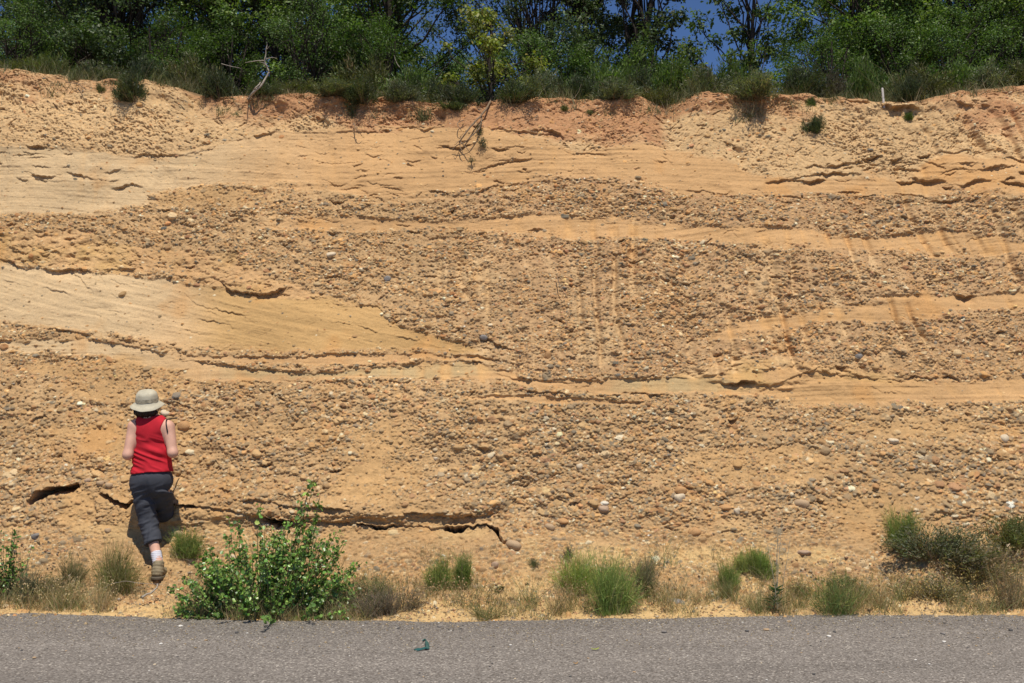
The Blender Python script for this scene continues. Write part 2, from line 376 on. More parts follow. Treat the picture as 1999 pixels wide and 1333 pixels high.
stamp_ledges(130, np.clip(s_up + 0.4 * s_d + 0.3 * s_i, 0, 1) * mf * sstep(0.0, 0.4, fbm(X * 1.2, TT * 2, 2, 3)), 0.07, 0.02, 0.022)
stamp_ledges(1500, np.clip(s_up * (0.3 + sstep(-.1, .3, fbm(X * 1.5, TT * 2, 3, 1))), 0, 1) * mf, 0.012, 0.006, 0.010, 0.5); stamp_ledges(700, np.clip(s_f + s_h + s_k + s_i + s_d, 0, 1) * mf, 0.010, 0.005, 0.008, 0.5)
stamp_ledges(140, np.clip(s_f + s_k + s_h, 0, 1) * mf, 0.06, 0.010, 0.009, 0.4)
stamp_ledges(700, rough_sand * mf, 0.03, 0.015, 0.018)
stamp_ledges(1500, s_soil * mf, 0.028, 0.014, 0.024, 0.6); stamp_ledges(1800, s_soil * mf, 0.012, 0.008, 0.016, 0.6)
stamp_ledges(260, gravel * mf, 0.035, 0.018, 0.040, 0.3); stamp_ledges(10000, np.clip(gravel + 0.25 * rough_sand, 0, 1) * mf, 0.013, 0.009, 0.022, 0.5)
zone = sstep(1480, 1560, wx) * (1 - sstep(390, 420, wy)) * sstep(290, 320, wy)
stamp_ledges(60, zone * mf, 0.09, 0.03, 0.045, 0.3)

# ---- base colours (linear)
def L3(r, g, b): return np.array([r, g, b], dtype=np.float32)
def srgb(r, g, b):
    v = np.array([r, g, b]) / 255.0
    return (np.where(v <= 0.04045, v / 12.92, ((v + 0.055) / 1.055) ** 2.4)).astype(np.float32)
c_sand = L3(0.57, 0.345, 0.17); c_pale = L3(0.62, 0.45, 0.27); c_yel = L3(0.52, 0.325, 0.14); c_soil = L3(0.45, 0.24, 0.125)
c_marl = L3(0.60, 0.40, 0.215); c_matrix = L3(0.48, 0.305, 0.158); c_grey = L3(0.47, 0.35, 0.19); c_matr2 = L3(0.455, 0.28, 0.152)
def mixc(a, b, w):
    return a + (b - a) * w[..., None]
col = np.empty((NT, NX, 3), dtype=np.float32); col[:] = c_matrix
col = mixc(col, c_matr2, sstep(700, 1100, wx) * (1 - sstep(720, 780, wy)) * 0.8)
col = mixc(col, c_sand, np.clip(sand, 0, 1))
col = mixc(col, mixc(np.broadcast_to(c_yel, col.shape), c_sand, sstep(-.3, .3, fbm(X * 2.2, TT * 3, 3, 1))), np.clip(s_e + s_j, 0, 1) * 0.9)
leftpale = 1 - sstep(250, 620, wx + 0.4 * (wy - 500) + 80 * fbm(X, TT, 3, 2))
col = mixc(col, c_pale, np.clip(sand, 0, 1) * leftpale * 0.9)
col = mixc(col, c_yel, s_f * sstep(330, 460, wx) * 0.8)
gz = blob(700, 722, 260, 16, 0.6) + blob(1330, 752, 130, 14, 0.6)
col = mixc(col, c_grey, np.clip(gz, 0, 1) * s_h * 0.8)
sc_n = fbm(X * 1.5 + 3, TT * 3, 4, 6)
soilc = mixc(np.broadcast_to(c_soil, col.shape), c_marl, np.clip(sstep(-0.35, 0.35, sc_n + 0.6 * (wy - rim_py(np.clip(PX, 0, 1999)) - 45) / 45 + 0.5 * (1 - sstep(300, 500, wx)) - 0.12 + 0.45 * sstep(1350, 1500, wx) * (1 - sstep(1700, 1850, wx)) - 0.5 * sstep(600, 700, wx) * (1 - sstep(1180, 1300, wx))), 0, 1))
col = col * (1 - s_soil[..., None]) + soilc * s_soil[..., None]
# sand washed down the grooves over the gravel
gv = np.clip((groove + 0.7 * groove2) * m_fl * (0.5 + 0.9 * sstep(-.35, .35, fbm(X * 3, TT * 4, 3, 5))), 0, 1) * m_face
col = mixc(col, mixc(np.broadcast_to(L3(0.68, 0.47, 0.26), col.shape), L3(0.66, 0.38, 0.16), sand), gv * 0.6 * (1 - s_soil))
col = mixc(col, L3(0.60, 0.36, 0.16), smear * m_face * 0.6)
col = mixc(col, L3(0.62, 0.43, 0.21), (1 - m_face) * (1 - m_top) * sstep(-.3, .25, fbm(X * 2, TT * 3, 3, 4) + 0.5 - 0.7 * sstep(0.9, 1.3, TT)) * 0.8)
# broad tone and streaky bedding stain (real colour of the beds)
lam = lami
col *= (1 + 0.16 * lam * sand + 0.14 * fbm(X * 1.3, TT * 1.8, 4, 0))[..., None]
col *= (1 + 0.16 * fbm(X * 40, TT * 45, 2, 5) * (1 - 0.75 * sand))[..., None]
og = sstep(0.25, 0.6, fbm(X * 2.4 + 7, TT * 2.1, 4, 1))
col = mixc(col, L3(0.58, 0.29, 0.10), og * 0.4 * (1 - s_soil) * m_face)
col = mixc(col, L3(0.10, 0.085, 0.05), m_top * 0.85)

# ---- pebbles, each an ellipsoid pressed into the face
pal = np.array([srgb(184, 150, 108), srgb(198, 164, 120), srgb(164, 132, 98), srgb(152, 132, 104), srgb(214, 190, 152), srgb(176, 128, 88),
                srgb(140, 126, 106), srgb(192, 146, 98), srgb(178, 134, 104), srgb(124, 118, 106), srgb(204, 160, 108), srgb(226, 212, 184), srgb(152, 112, 84), srgb(108, 106, 102)])
palw = np.array([10, 10, 10, 9, 7, 6, 8, 8, 3, 6, 7, 2.5, 3, 2.5]); palw = palw / palw.sum()
hp = np.full((NT, NX), -1.0, dtype=np.float32)
pid = np.full((NT, NX), -1, dtype=np.int32)
gm = (gravel * m_dense * (0.75 + 0.5 * sstep(-.3, .2, fbm(X * 0.9, TT * 10, 3, 2))) * (0.30 + 0.9 * sstep(-0.35, 0.25, fbm(X * 3, TT * 6, 3, 0))))
gm = gm * (1 - bankw) + bankw * m_dense * (0.16 + 0.84 * sstep(0.85, 1.35, TT)) * (1 - 0.7 * smear) * (0.35 + 0.55 * sstep(-.2, .3, fbm(X * 3, TT * 3, 3, 1)))
gm = np.maximum(gm, 0.08 * rough_sand * m_dense); gm = np.maximum(gm, 0.02 * sand * m_face * m_dense)
gm = np.maximum(gm, 0.13 * s_soil * m_face * m_dense)
gm = gm * (1 - 0.7 * np.clip(gv, 0, 1))
NP = 720000
ci = R.integers(i_dense0, i_dense1, NP); cj = R.integers(j0 + 8, j1 - 40, NP)
acc = gm[cj, ci] > R.random(NP)
ci, cj = ci[acc], cj[acc]; NPk = len(ci)
sz = size[cj, ci] * np.exp(R.normal(-0.1, 0.5, NPk)); sz = np.where(R.random(NPk) < 0.025, sz * 1.8, sz); sz = np.clip(sz, 0.0055, 0.048)
asp = R.uniform(0.45, 0.9, NPk); prot = R.uniform(0.4, 1.25, NPk); tu = R.normal(0, 0.25, NPk); tv = R.uniform(-0.1, 0.55, NPk); ang = R.normal(0, 0.35, NPk); pw = R.uniform(1.5, 3.2, NPk)
pcol = pal[R.choice(len(pal), NPk, p=palw)] * np.exp(R.normal(0, 0.20, (NPk, 1)))
prot = prot * np.clip(0.011 / sz, 0.3, 1.15) ** 0.45
upper = (PY[cj, ci] < 760)[:, None]
pcol = np.where(upper, pcol * np.array([1.0, 0.96, 0.92]), pcol)
pcol = np.clip(pcol, 0.02, 0.85)
for k in range(NPk):
    a = sz[k]; b = a * asp[k]; n = int(a / GX) + 1
    i, j = ci[k], cj[k]
    s_ = np.s_[j - n:j + n + 1, i - n:i + n + 1]
    gx = np.arange(-n, n + 1) * GX
    xx = gx[None, :]; yy = gx[:, None]
    ca, sa = cos(ang[k]), sin(ang[k])
    u = (xx * ca + yy * sa) / a; v = (-xx * sa + yy * ca) / b
    e = 1 - np.abs(u) ** pw[k] - np.abs(v) ** pw[k]
    hh = np.where(e > 0, b * prot[k] * 1.3 * np.sqrt(np.maximum(e, 0)) * (1 + tu[k] * u - tv[k] * v), -1)
    H = hp[s_]
    if H.shape != hh.shape: continue
    m = hh > H
    H[m] = hh[m]; pid[s_][m] = k
peb = hp > 0
gdepth = np.where(peb, hp * (1 + 0.5 * bankw), -0.004 * gravel * m_dense)
h += gdepth.astype(np.float32)
coat = np.clip(0.20 + 0.35 * fbm(X * 5, TT * 5, 3, 2) + 0.35 * gv + 0.3 * smear, 0.05, 0.85)
cp = pcol[np.maximum(pid, 0)]
coat = np.clip(coat - 0.10 * (1 - sstep(740, 800, wy)) + 0.12 * (1 - bankw) * sstep(780, 850, wy), 0, 0.9)
w_ = (peb * (1 - coat))[..., None]
col = col * (1 - w_) + cp * w_
col = np.clip(col * np.array([0.91, 0.905, 0.84], dtype=np.float32), 0.01, 0.9)

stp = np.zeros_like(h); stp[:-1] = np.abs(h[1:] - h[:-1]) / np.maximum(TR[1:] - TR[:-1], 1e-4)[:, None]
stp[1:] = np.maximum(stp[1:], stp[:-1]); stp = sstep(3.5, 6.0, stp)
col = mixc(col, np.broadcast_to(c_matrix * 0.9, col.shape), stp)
# displacement direction
dy = -(m_face * 0.98 + m_bank * 0.65); dz = m_face * 0.05 + m_bank * 0.75 + (1 - m_face - m_bank) * 1.0
Xf = X; Yf = Y + h * dy; Zf = Z + h * dz
V = np.stack([Xf, Yf, Zf], -1).reshape(-1, 3)
idx = np.arange(NT * NX, dtype=np.int32).reshape(NT, NX)
Fq = np.stack([idx[:-1, :-1], idx[:-1, 1:], idx[1:, 1:], idx[1:, :-1]], -1).reshape(-1, 4)
def ground_z(x, y):
    """height of the finished surface under (x, y) for verge, bank and hilltop"""
    i = int(np.argmin(np.abs(XC - x)))
    yy = Yf[:, i]; j = int(np.argmin(np.abs(yy - y)))
    return float(Zf[j, i])
def face_point(px, py):
    """point of the finished face seen at a photo position: search column"""
    best = None
    for Yt in (9.2, 9.8, 10.4, 11.0, 11.4):
        p = unproj(px, py, Yt)
        i = int(np.argmin(np.abs(XC - p[0])))
        qx, qy = proj(X[:, i], Yf[:, i], Zf[:, i])
        sel = np.where((TR > 0.5) & (TR < 7.3))[0]
        j = sel[int(np.argmin(np.abs(qy[sel] - py)))]
        e = abs(Yf[j, i] - Yt)
        if best is None or e < best[0]: best = (e, j, i)
    # refine with the found depth
    j, i = best[1], best[2]
    for _ in range(3):
        p = unproj(px, py, float(Yf[j, i])); i = int(np.argmin(np.abs(XC - p[0])))
        qx, qy = proj(X[:, i], Yf[:, i], Zf[:, i]); sel = np.where((TR > 0.5) & (TR < 7.3))[0]
        j = sel[int(np.argmin(np.abs(qy[sel] - py)))]
    return np.array([float(Xf[j, i]), float(Yf[j, i]), float(Zf[j, i])])

# terrain material
def terrain_mat():
    m, n, out = new_mat('earth'); L = n.links.new
    b = n.nodes.new('ShaderNodeBsdfPrincipled'); L(b.outputs[0], out.inputs[0]); b.inputs['Roughness'].default_value = 0.95; b.inputs['Specular IOR Level'].default_value = 0.12
    a = n.nodes.new('ShaderNodeAttribute'); a.attribute_name = 'tint'
    tc = n.nodes.new('ShaderNodeTexCoord')
    n1 = n.nodes.new('ShaderNodeTexNoise'); n1.inputs['Scale'].default_value = 90; n1.inputs['Detail'].default_value = 6; n1.inputs['Roughness'].default_value = 0.7
    L(tc.outputs['Object'], n1.inputs[0])
    mr = n.nodes.new('ShaderNodeMapRange'); mr.inputs[1].default_value = 0.3; mr.inputs[2].default_value = 0.7; mr.inputs[3].default_value = 0.82; mr.inputs[4].default_value = 1.18
    L(n1.outputs[0], mr.inputs[0])
    vm = n.nodes.new('ShaderNodeVectorMath'); vm.operation = 'SCALE'; L(a.outputs[0], vm.inputs[0]); L(mr.outputs[0], vm.inputs['Scale'])
    L(vm.outputs[0], b.inputs['Base Color'])
    n2 = n.nodes.new('ShaderNodeTexNoise'); n2.inputs['Scale'].default_value = 160; n2.inputs['Detail'].default_value = 5
    L(tc.outputs['Object'], n2.inputs[0])
    bp = n.nodes.new('ShaderNodeBump'); bp.inputs['Strength'].default_value = 0.45; bp.inputs['Distance'].default_value = 0.006
    L(n2.outputs[0], bp.inputs['Height']); L(bp.outputs[0], b.inputs['Normal'])
    return m
M_earth = terrain_mat()
me = make_mesh('cliff', V, Fq, M_earth, col.reshape(-1, 3), smooth=True)
tag(add_obj('cliff', me), kind='structure')
del V, Fq, col, cp

# ------------------------------------------------------------------ road and the far ground
def asphalt():
    m, n, out = new_mat('asphalt'); L = n.links.new
    b = n.nodes.new('ShaderNodeBsdfPrincipled'); L(b.outputs[0], out.inputs[0]); b.inputs['Roughness'].default_value = 0.9; b.inputs['Specular IOR Level'].default_value = 0.2
    tc = n.nodes.new('ShaderNodeTexCoord')
    def noise(s, d=4, r=0.6):
        x = n.nodes.new('ShaderNodeTexNoise'); x.inputs['Scale'].default_value = s; x.inputs['Detail'].default_value = d; x.inputs['Roughness'].default_value = r
        L(tc.outputs['Object'], x.inputs[0]); return x
    big = noise(1.2, 4); vo = n.nodes.new('ShaderNodeTexVoronoi'); vo.inputs['Scale'].default_value = 95; L(tc.outputs['Object'], vo.inputs[0])
    cr = n.nodes.new('ShaderNodeValToRGB'); sep = n.nodes.new('ShaderNodeSeparateColor'); L(vo.outputs['Color'], sep.inputs[0]); L(sep.outputs[0], cr.inputs[0])
    e = cr.color_ramp.elements
    mp = n.nodes.new('ShaderNodeMapping'); mp.inputs['Scale'].default_value = (0.25, 1.6, 1); L(tc.outputs['Object'], mp.inputs[0]); L(mp.outputs[0], big.inputs[0])
    e[0].position = 0.0; e[0].color = (0.11, 0.095, 0.08, 1); e[1].position = 1.0; e[1].color = (0.52, 0.47, 0.40, 1)
    x = e.new(0.3); x.color = (0.185, 0.164, 0.144, 1); x = e.new(0.75); x.color = (0.25, 0.223, 0.194, 1); x = e.new(0.93); x.color = (0.31, 0.28, 0.247, 1)
    mr = n.nodes.new('ShaderNodeMapRange'); mr.inputs[1].default_value = 0.3; mr.inputs[2].default_value = 0.7; mr.inputs[3].default_value = 0.82; mr.inputs[4].default_value = 1.08
    L(big.outputs[0], mr.inputs[0])
    vm = n.nodes.new('ShaderNodeVectorMath'); vm.operation = 'SCALE'; L(cr.outputs[0], vm.inputs[0]); L(mr.outputs[0], vm.inputs['Scale']); L(vm.outputs[0], b.inputs['Base Color'])
    bp = n.nodes.new('ShaderNodeBump'); bp.inputs['Strength'].default_value = 0.6; bp.inputs['Distance'].default_value = 0.006
    L(vo.outputs['Distance'], bp.inputs['Height']); L(bp.outputs[0], b.inputs['Normal'])
    return m
xs = np.concatenate([np.linspace(-80, -8, 30), np.arange(-7.9, 7.9, 0.02), np.linspace(8, 80, 30)])
rag = 0.012 * (np.vectorize(lambda v: 0)(xs)) + 0.05 * fbm(xs * 1.7, xs * 0, 4, 3) + 0.03 * fbm(xs * 9, xs * 0 + 3, 4, 2)
ye = edge_y(xs) + rag
rows = [ye + 0.012, ye, ye - 0.03, ye * 0 + 6.8, ye * 0 + 3, ye * 0, ye * 0 - 3.5]
zr = [-0.05, 0.002, 0.010, 0.012, 0.03, 0.04, 0.0]
V = np.concatenate([np.stack([xs, r, np.full_like(xs, z)], -1) for r, z in zip(rows, zr)])
n_ = len(xs); idx = np.arange(len(V)).reshape(len(rows), n_)
F = np.stack([idx[1:, :-1], idx[1:, 1:], idx[:-1, 1:], idx[:-1, :-1]], -1).reshape(-1, 4)
tag(add_obj('road', make_mesh('road', V, F, asphalt(), smooth=True)), kind='structure')
M_soil = simple_mat('dry_soil', (0.36, 0.25, 0.13), 0.95, 0.25, 2.0, 0.5, 30)
V = np.array([(-900, -900, -0.10), (900, -900, -0.10), (900, 8.1, -0.10), (-900, 8.1, -0.10)]); 
tag(add_obj('ground', make_mesh('ground', V, np.array([[0, 1, 2, 3]]), M_soil)), kind='structure')

# ------------------------------------------------------------------ plant builders
M_bark = simple_mat('bark', (0.04, 0.031, 0.024), 0.95, 0.35, 40, 0.6, 60)
M_dead = simple_mat('dead_wood', (0.36, 0.31, 0.25), 0.9, 0.25, 60, 0.4, 120)
M_root = simple_mat('root_wood', (0.23, 0.16, 0.10), 0.9, 0.25, 60, 0.4, 120)
M_leaf = leaf_mat('leaves', 0.5, 0.34, 0.35)
M_gloss = leaf_mat('glossy_leaves', 0.33, 0.25, 0.5)
M_stem = leaf_mat('green_stems', 0.7, 0.15, 0.2)
M_straw = leaf_mat('straw', 0.8, 0.15, 0.15)

def tube(path, rad, sides=6):
    path = np.asarray(path, float); n = len(path); rad = np.broadcast_to(np.asarray(rad, float), (n,)) if np.ndim(rad) else np.full(n, rad)
    T = np.gradient(path, axis=0); T /= np.linalg.norm(T, axis=1)[:, None] + 1e-9
    up = np.array([0.3, 0.9, 0.3]) if abs(T[0][2]) > 0.8 else np.array([0, 0, 1.0])
    A = np.cross(T, up); A /= np.linalg.norm(A, axis=1)[:, None] + 1e-9; B = np.cross(T, A)
    th = np.linspace(0, 2 * pi, sides, endpoint=False)
    V = path[:, None, :] + rad[:, None, None] * (np.cos(th)[None, :, None] * A[:, None] + np.sin(th)[None, :, None] * B[:, None])
    V = V.reshape(-1, 3); i = np.arange(n * sides).reshape(n, sides); j = np.roll(i, -1, axis=1)
    F = np.stack([i[:-1], j[:-1], j[1:], i[1:]], -1).reshape(-1, 4)
    return V, F
def join(parts):
    Vs, Fs, o = [], [], 0
    for V, F in parts:
        Vs.append(V); Fs.append(F + o); o += len(V)
    return np.concatenate(Vs), np.concatenate(Fs)
def curve_pts(a, b, n=6, bend=0.1, rng=R):
    a, b = np.asarray(a, float), np.asarray(b, float); t = np.linspace(0, 1, n)[:, None]
    L = np.linalg.norm(b - a); off = rng.normal(0, bend * L, 3); off2 = rng.normal(0, bend * L * 0.4, (n, 3))
    return a + (b - a) * t + off * (t * (1 - t)) * 4 * 0.5 + off2 * (t * (1 - t)) * 2
def leaves(P, N, size, cols, aspect=1.6, fold=0.25, shape='leaf'):
    """P centres, N approximate normals -> folded leaf quads (two triangles pairs sharing the midrib)"""
    n = len(P); size = np.broadcast_to(size, (n,))
    rnd = R.normal(size=(n, 3)); A = np.cross(N, rnd); A /= np.linalg.norm(A, axis=1)[:, None] + 1e-9
    B = np.cross(N, A); B /= np.linalg.norm(B, axis=1)[:, None] + 1e-9
    l = size[:, None]; w = l / aspect
    p0 = P - A * l * 0.5; p2 = P + A * l * 0.5; m1 = P + B * w * 0.5 + N * w * fold - A * l * 0.08; m2 = P - B * w * 0.5 + N * w * fold - A * l * 0.08
    if shape == 'leaf':
        V = np.stack([p0, m1, p2, m2], 1).reshape(-1, 3)
        i = np.arange(n)[:, None] * 4
        F = np.concatenate([i + np.array([[0, 1, 2]]), i + np.array([[0, 2, 3]])])
        C_ = np.repeat(cols, 4, axis=0)
    else:   # rounder leaf with six rim points
        q = []
        for a, r in ((-0.5, 0.0), (-0.28, 0.42), (0.1, 0.48), (0.55, 0.0), (0.1, -0.48), (-0.28, -0.42)):
            q.append(P + A * l * a + B * w * r + N * w * fold * abs(r) * 2)
        V = np.stack(q, 1).reshape(-1, 3); i = np.arange(n)[:, None] * 6
        F = np.concatenate([i + np.array([[0, 1, 2]]), i + np.array([[0, 2, 3]]), i + np.array([[0, 3, 4]]), i + np.array([[0, 4, 5]])])
        C_ = np.repeat(cols, 6, axis=0)
    return V, F, C_
def unit(v): return v / (np.linalg.norm(v, axis=-1, keepdims=True) + 1e-9)
def blades(base, tip, width, cols, bend=0.15, segs=3, tipw=0.25):
    """thin upright strips from base to tip"""
    n = len(base); L = np.linalg.norm(tip - base, axis=1)[:, None]
    sd_ = unit(np.cross(tip - base, R.normal(size=(n, 3)))); off = unit(R.normal(size=(n, 3))) * L * bend
    V = []
    for s in range(segs + 1):
        t = s / segs; p = base + (tip - base) * t + off * (t * (1 - t)) * 2
        w = (width * (1 - (1 - tipw) * t))[:, None] * 0.5
        V += [p - sd_ * w, p + sd_ * w]
    V = np.stack(V, 1); m = 2 * (segs + 1); V = V.reshape(-1, 3); i = np.arange(n)[:, None] * m
    F = np.concatenate([i + np.array([[2 * s, 2 * s + 1, 2 * s + 3, 2 * s + 2]]) for s in range(segs)])
    return V, F, np.repeat(cols, m, axis=0)
def colvar(base, n, v=0.25, hue=0.12, alt=None, p=0.3):
    base = np.asarray(base, float); c = np.broadcast_to(base, (n, 3)).copy()
    if alt is not None:
        k = R.random(n) < p; c[k] = np.asarray(alt)
    c = c * np.exp(R.normal(0, v, (n, 1))) * np.exp(R.normal(0, hue, (n, 3)) * np.array([1, 0.3, 0.8]))
    return np.clip(c, 0.004, 0.8)
def merge(lst):
    Vs, Fs3, Fs4, Cs, o = [], [], [], [], 0
    for V, F, Cc in lst:
        Vs.append(V); Cs.append(Cc); (Fs3 if F.shape[1] == 3 else Fs4).append(F + o); o += len(V)
    F = []
    if Fs3: F.append(np.concatenate(Fs3))
    if Fs4: F.append(np.concatenate(Fs4))
    return np.concatenate(Vs), F, np.concatenate(Cs)

# tree: returns (trunk mesh, crown mesh) of a tree with base at origin
def tree_meshes(name, H, Wd, crown0, nclump, nleaf, lsize, colr, alt, trunks=1, clump_r=0.32, lean=0.0, bark=M_bark, limb_r=0.016, sparse=1.0, tr=0.055):
    bark_parts = []; cl = []
    stems = []
    for k in range(trunks):
        b = np.array([R.normal(0, 0.12) * (trunks > 1), R.normal(0, 0.12) * (trunks > 1), -0.1])
        a = 2 * pi * k / trunks + R.uniform(0, 1)
        tp = np.array([lean + cos(a) * 0.22 * Wd * (trunks > 1), sin(a) * 0.22 * Wd * (trunks > 1), H * R.uniform(0.8, 0.95)])
        p = curve_pts(b, tp, 10, 0.06); stems.append(p)
        bark_parts.append(tube(p, np.linspace(tr, 0.012, 10), 8))
    for k in range(nclump):
        # clump centre in an uneven egg-shaped crown
        u_ = R.random() ** 1.25; a_ = R.uniform(0, 2 * pi); r_ = R.random() ** 0.35
        zc = crown0 + (H - crown0) * u_
        wz = min(1.0, 0.82 + 1.0 * u_) * math.sqrt(max(1 - max(u_ - 0.35, 0) ** 2 / 0.5, 0.05)) * (0.85 + 0.25 * math.sin(a_ * 3 + H))
        q = np.array([math.cos(a_) * r_, math.sin(a_) * r_, 0])
        c = np.array([q[0] * Wd * 0.5 * wz + lean * 0.7, q[1] * Wd * 0.5 * wz, zc]) + R.normal(0, 0.07 * Wd, 3) * np.array([1, 1, 0.5])
        cl.append((c, clump_r * R.uniform(0.55, 1.3)))
        st = stems[R.integers(len(stems))]
        j = int(np.clip((zc / H) * 9 * R.uniform(0.4, 0.8), 1, 8))
        p = curve_pts(st[j], c, 6, 0.12)
        bark_parts.append(tube(p, np.linspace(limb_r, 0.005, 6), 5))
        for _ in range(3):
            c2 = c + R.normal(0, 0.55, 3) * cl[-1][1]
            bark_parts.append(tube(curve_pts(p[4], c2, 4, 0.1), np.linspace(0.006, 0.002, 4), 3))
    per = nleaf // nclump; P, N, Cc = [], [], []
    for c, r in cl:
        n = int(per * (r / clump_r) ** 1.6 * sparse)
        d = unit(R.normal(size=(n, 3))); rr = r * R.random(n)[:, None] ** 0.4
        # leaves grouped on twigs for an uneven outline
        tw = unit(R.normal(size=(14, 3))) * r * R.uniform(0.6, 1.35, (14, 1)); k = R.integers(0, 14, n)
        q = np.where((R.random(n) < 0.55)[:, None], tw[k] * R.random((n, 1)) ** 0.6 + R.normal(0, 0.035, (n, 3)), d * rr) * np.array([1, 1, 0.8])
        P.append(c + q); N.append(unit(unit(q) * 0.5 + np.array([0, -0.15, 0.7]) + R.normal(0, 0.6, (n, 3))))
        Cc.append(colvar(np.asarray(colr) * math.exp(R.normal(0, 0.16)), n, 0.22, 0.08, alt, 0.25))
    P, N, Cc = np.concatenate(P), np.concatenate(N), np.concatenate(Cc)
    V, F, Cc = leaves(P, N, lsize * np.exp(R.normal(0, 0.25, len(P))), Cc, 1.7, 0.2)
    crown = make_mesh(name + '_crown', V, F, M_leaf, Cc)
    bv, bf = join(bark_parts); trunk = make_mesh(name + '_trunk', bv, bf, bark, smooth=True)
    return trunk, crown
def shrub_mesh(name, Wd, H, n, lsize, colr, alt, style='mound', aspect=3.0, twig=(0.2, 0.15, 0.1), ntw=160):
    """fine-leaved mound shrub, base at origin"""
    lobes = [(R.normal(0, 0.26, 2) * Wd, R.uniform(0.55, 1.0)) for _ in range(9)] + [((0, 0), 1.0)]
    nb = 260; tips = []
    for _ in range(nb):
        c, hh = lobes[R.integers(len(lobes))]
        a = R.uniform(0, 2 * pi); rr = Wd * 0.26 * R.random() ** 0.6
        z = H * hh * R.uniform(0.62, 1.12) * (1 - 0.35 * (rr / (0.26 * Wd)) ** 2)
        if R.random() < 0.4: z *= R.uniform(0.2, 0.8); rr *= 1.35
        tips.append((c[0] + cos(a) * rr, (c[1] + sin(a) * rr) * 0.9, z))
    tips = np.array(tips)
    base = np.stack([tips[:, 0] * 0.35, tips[:, 1] * 0.35, np.zeros(nb)], -1)
    out_ = [blades(base, tips, np.full(nb, 0.006), colvar(twig, nb, 0.2), 0.1, 3)]
    k = R.integers(0, nb, n); t = 1 - 0.62 * R.random(n)[:, None] ** 1.3
    P = base[k] + (tips[k] - base[k]) * t + R.normal(0, 0.022 if style == 'mound' else 0.013, (n, 3)) * (Wd / 0.6) ** 0.5
    d = unit(tips[k] - base[k]); N = unit(R.normal(size=(n, 3)) + np.array([0, -0.2, 0.5]))
    bc = colvar(colr, nb, 0.22, 0.08, alt, 0.3)
    Cc = bc[k] * np.exp(R.normal(0, 0.18, (n, 1)))
    sz_ = lsize * np.exp(R.normal(0, 0.25, n))
    tip2 = P + unit(d + R.normal(0, 0.45, (n, 3))) * sz_[:, None]
    out_.append(blades(P, tip2, sz_ / aspect, Cc, 0.05, 1, 0.3))
    V, F, Cc = merge(out_)
    return make_mesh(name, V, F, M_leaf, Cc)
def broom_mesh(name, Wd, H, n, colr, alt, spread=0.45, width=0.0035, side=3):
    """bundle of thin upright green switches, base at origin"""
    nl = 7; lc = R.normal(0, 0.24 * Wd, (nl, 2)); lh = R.uniform(0.5, 1.08, nl); lc[0] *= 0.2; lh[0] = 1.0; lk = R.integers(0, nl, n)
    b = np.stack([lc[lk, 0] * 0.6, lc[lk, 1] * 0.6, np.zeros(n)], -1) + R.normal(0, 0.05 * Wd, (n, 3)) * np.array([1, 1, 0])
    a = R.uniform(0, 2 * pi, n); r = R.random(n) ** 0.7 * Wd * 0.36
    hh = H * lh[lk] * R.beta(3, 1.8, n) * 1.08
    t = np.stack([lc[lk, 0] + np.cos(a) * r, (lc[lk, 1] + np.sin(a) * r) * 0.8, hh], -1)
    out_ = [blades(b, t, np.full(n, width), colvar(colr, n, 0.2, 0.08, alt, 0.25), 0.12, 4, 0.4)]
    for _ in range(side):
        u = R.uniform(0.35, 0.9, (n, 1)); p = b + (t - b) * u
        q = p + unit(t - b + R.normal(0, 0.6, (n, 3)) * H) * H * R.uniform(0.08, 0.28, (n, 1))
        out_.append(blades(p, q, np.full(n, width * 0.8), colvar(colr, n, 0.2, 0.08, alt, 0.25), 0.1, 2, 0.3))
    m = max(n // 6, 10); k = R.integers(0, n, m); q = t[k] * R.uniform(0.7, 1.25, (m, 1)) + R.normal(0, 0.12 * H, (m, 3))
    out_.append(blades(b[k], q, np.full(m, width * 0.7), colvar((0.34, 0.27, 0.15), m, 0.2), 0.2, 4, 0.4))
    m = n // 3; a2 = R.uniform(0, 2 * pi, m); r2 = Wd * 0.55 * R.random(m) ** 0.6; b2 = np.stack([np.cos(a2) * r2, np.sin(a2) * r2 * 0.6, r2 * 0], -1)
    out_.append(blades(b2, b2 + np.stack([R.normal(0, 0.03, m), R.normal(0, 0.03, m), H * R.uniform(0.08, 0.4, m)], -1), np.full(m, width * 0.8), colvar((0.30, 0.25, 0.13), m, 0.25, 0.08, colr, 0.4), 0.3, 3, 0.3))
    V, F, Cc = merge(out_)
    return make_mesh(name, V, F, M_stem, Cc)
def thing_copy(root):
    r = root.copy(); C.objects.link(r)
    for ch in root.children:
        c = ch.copy(); C.objects.link(c); c.parent = r
    return r

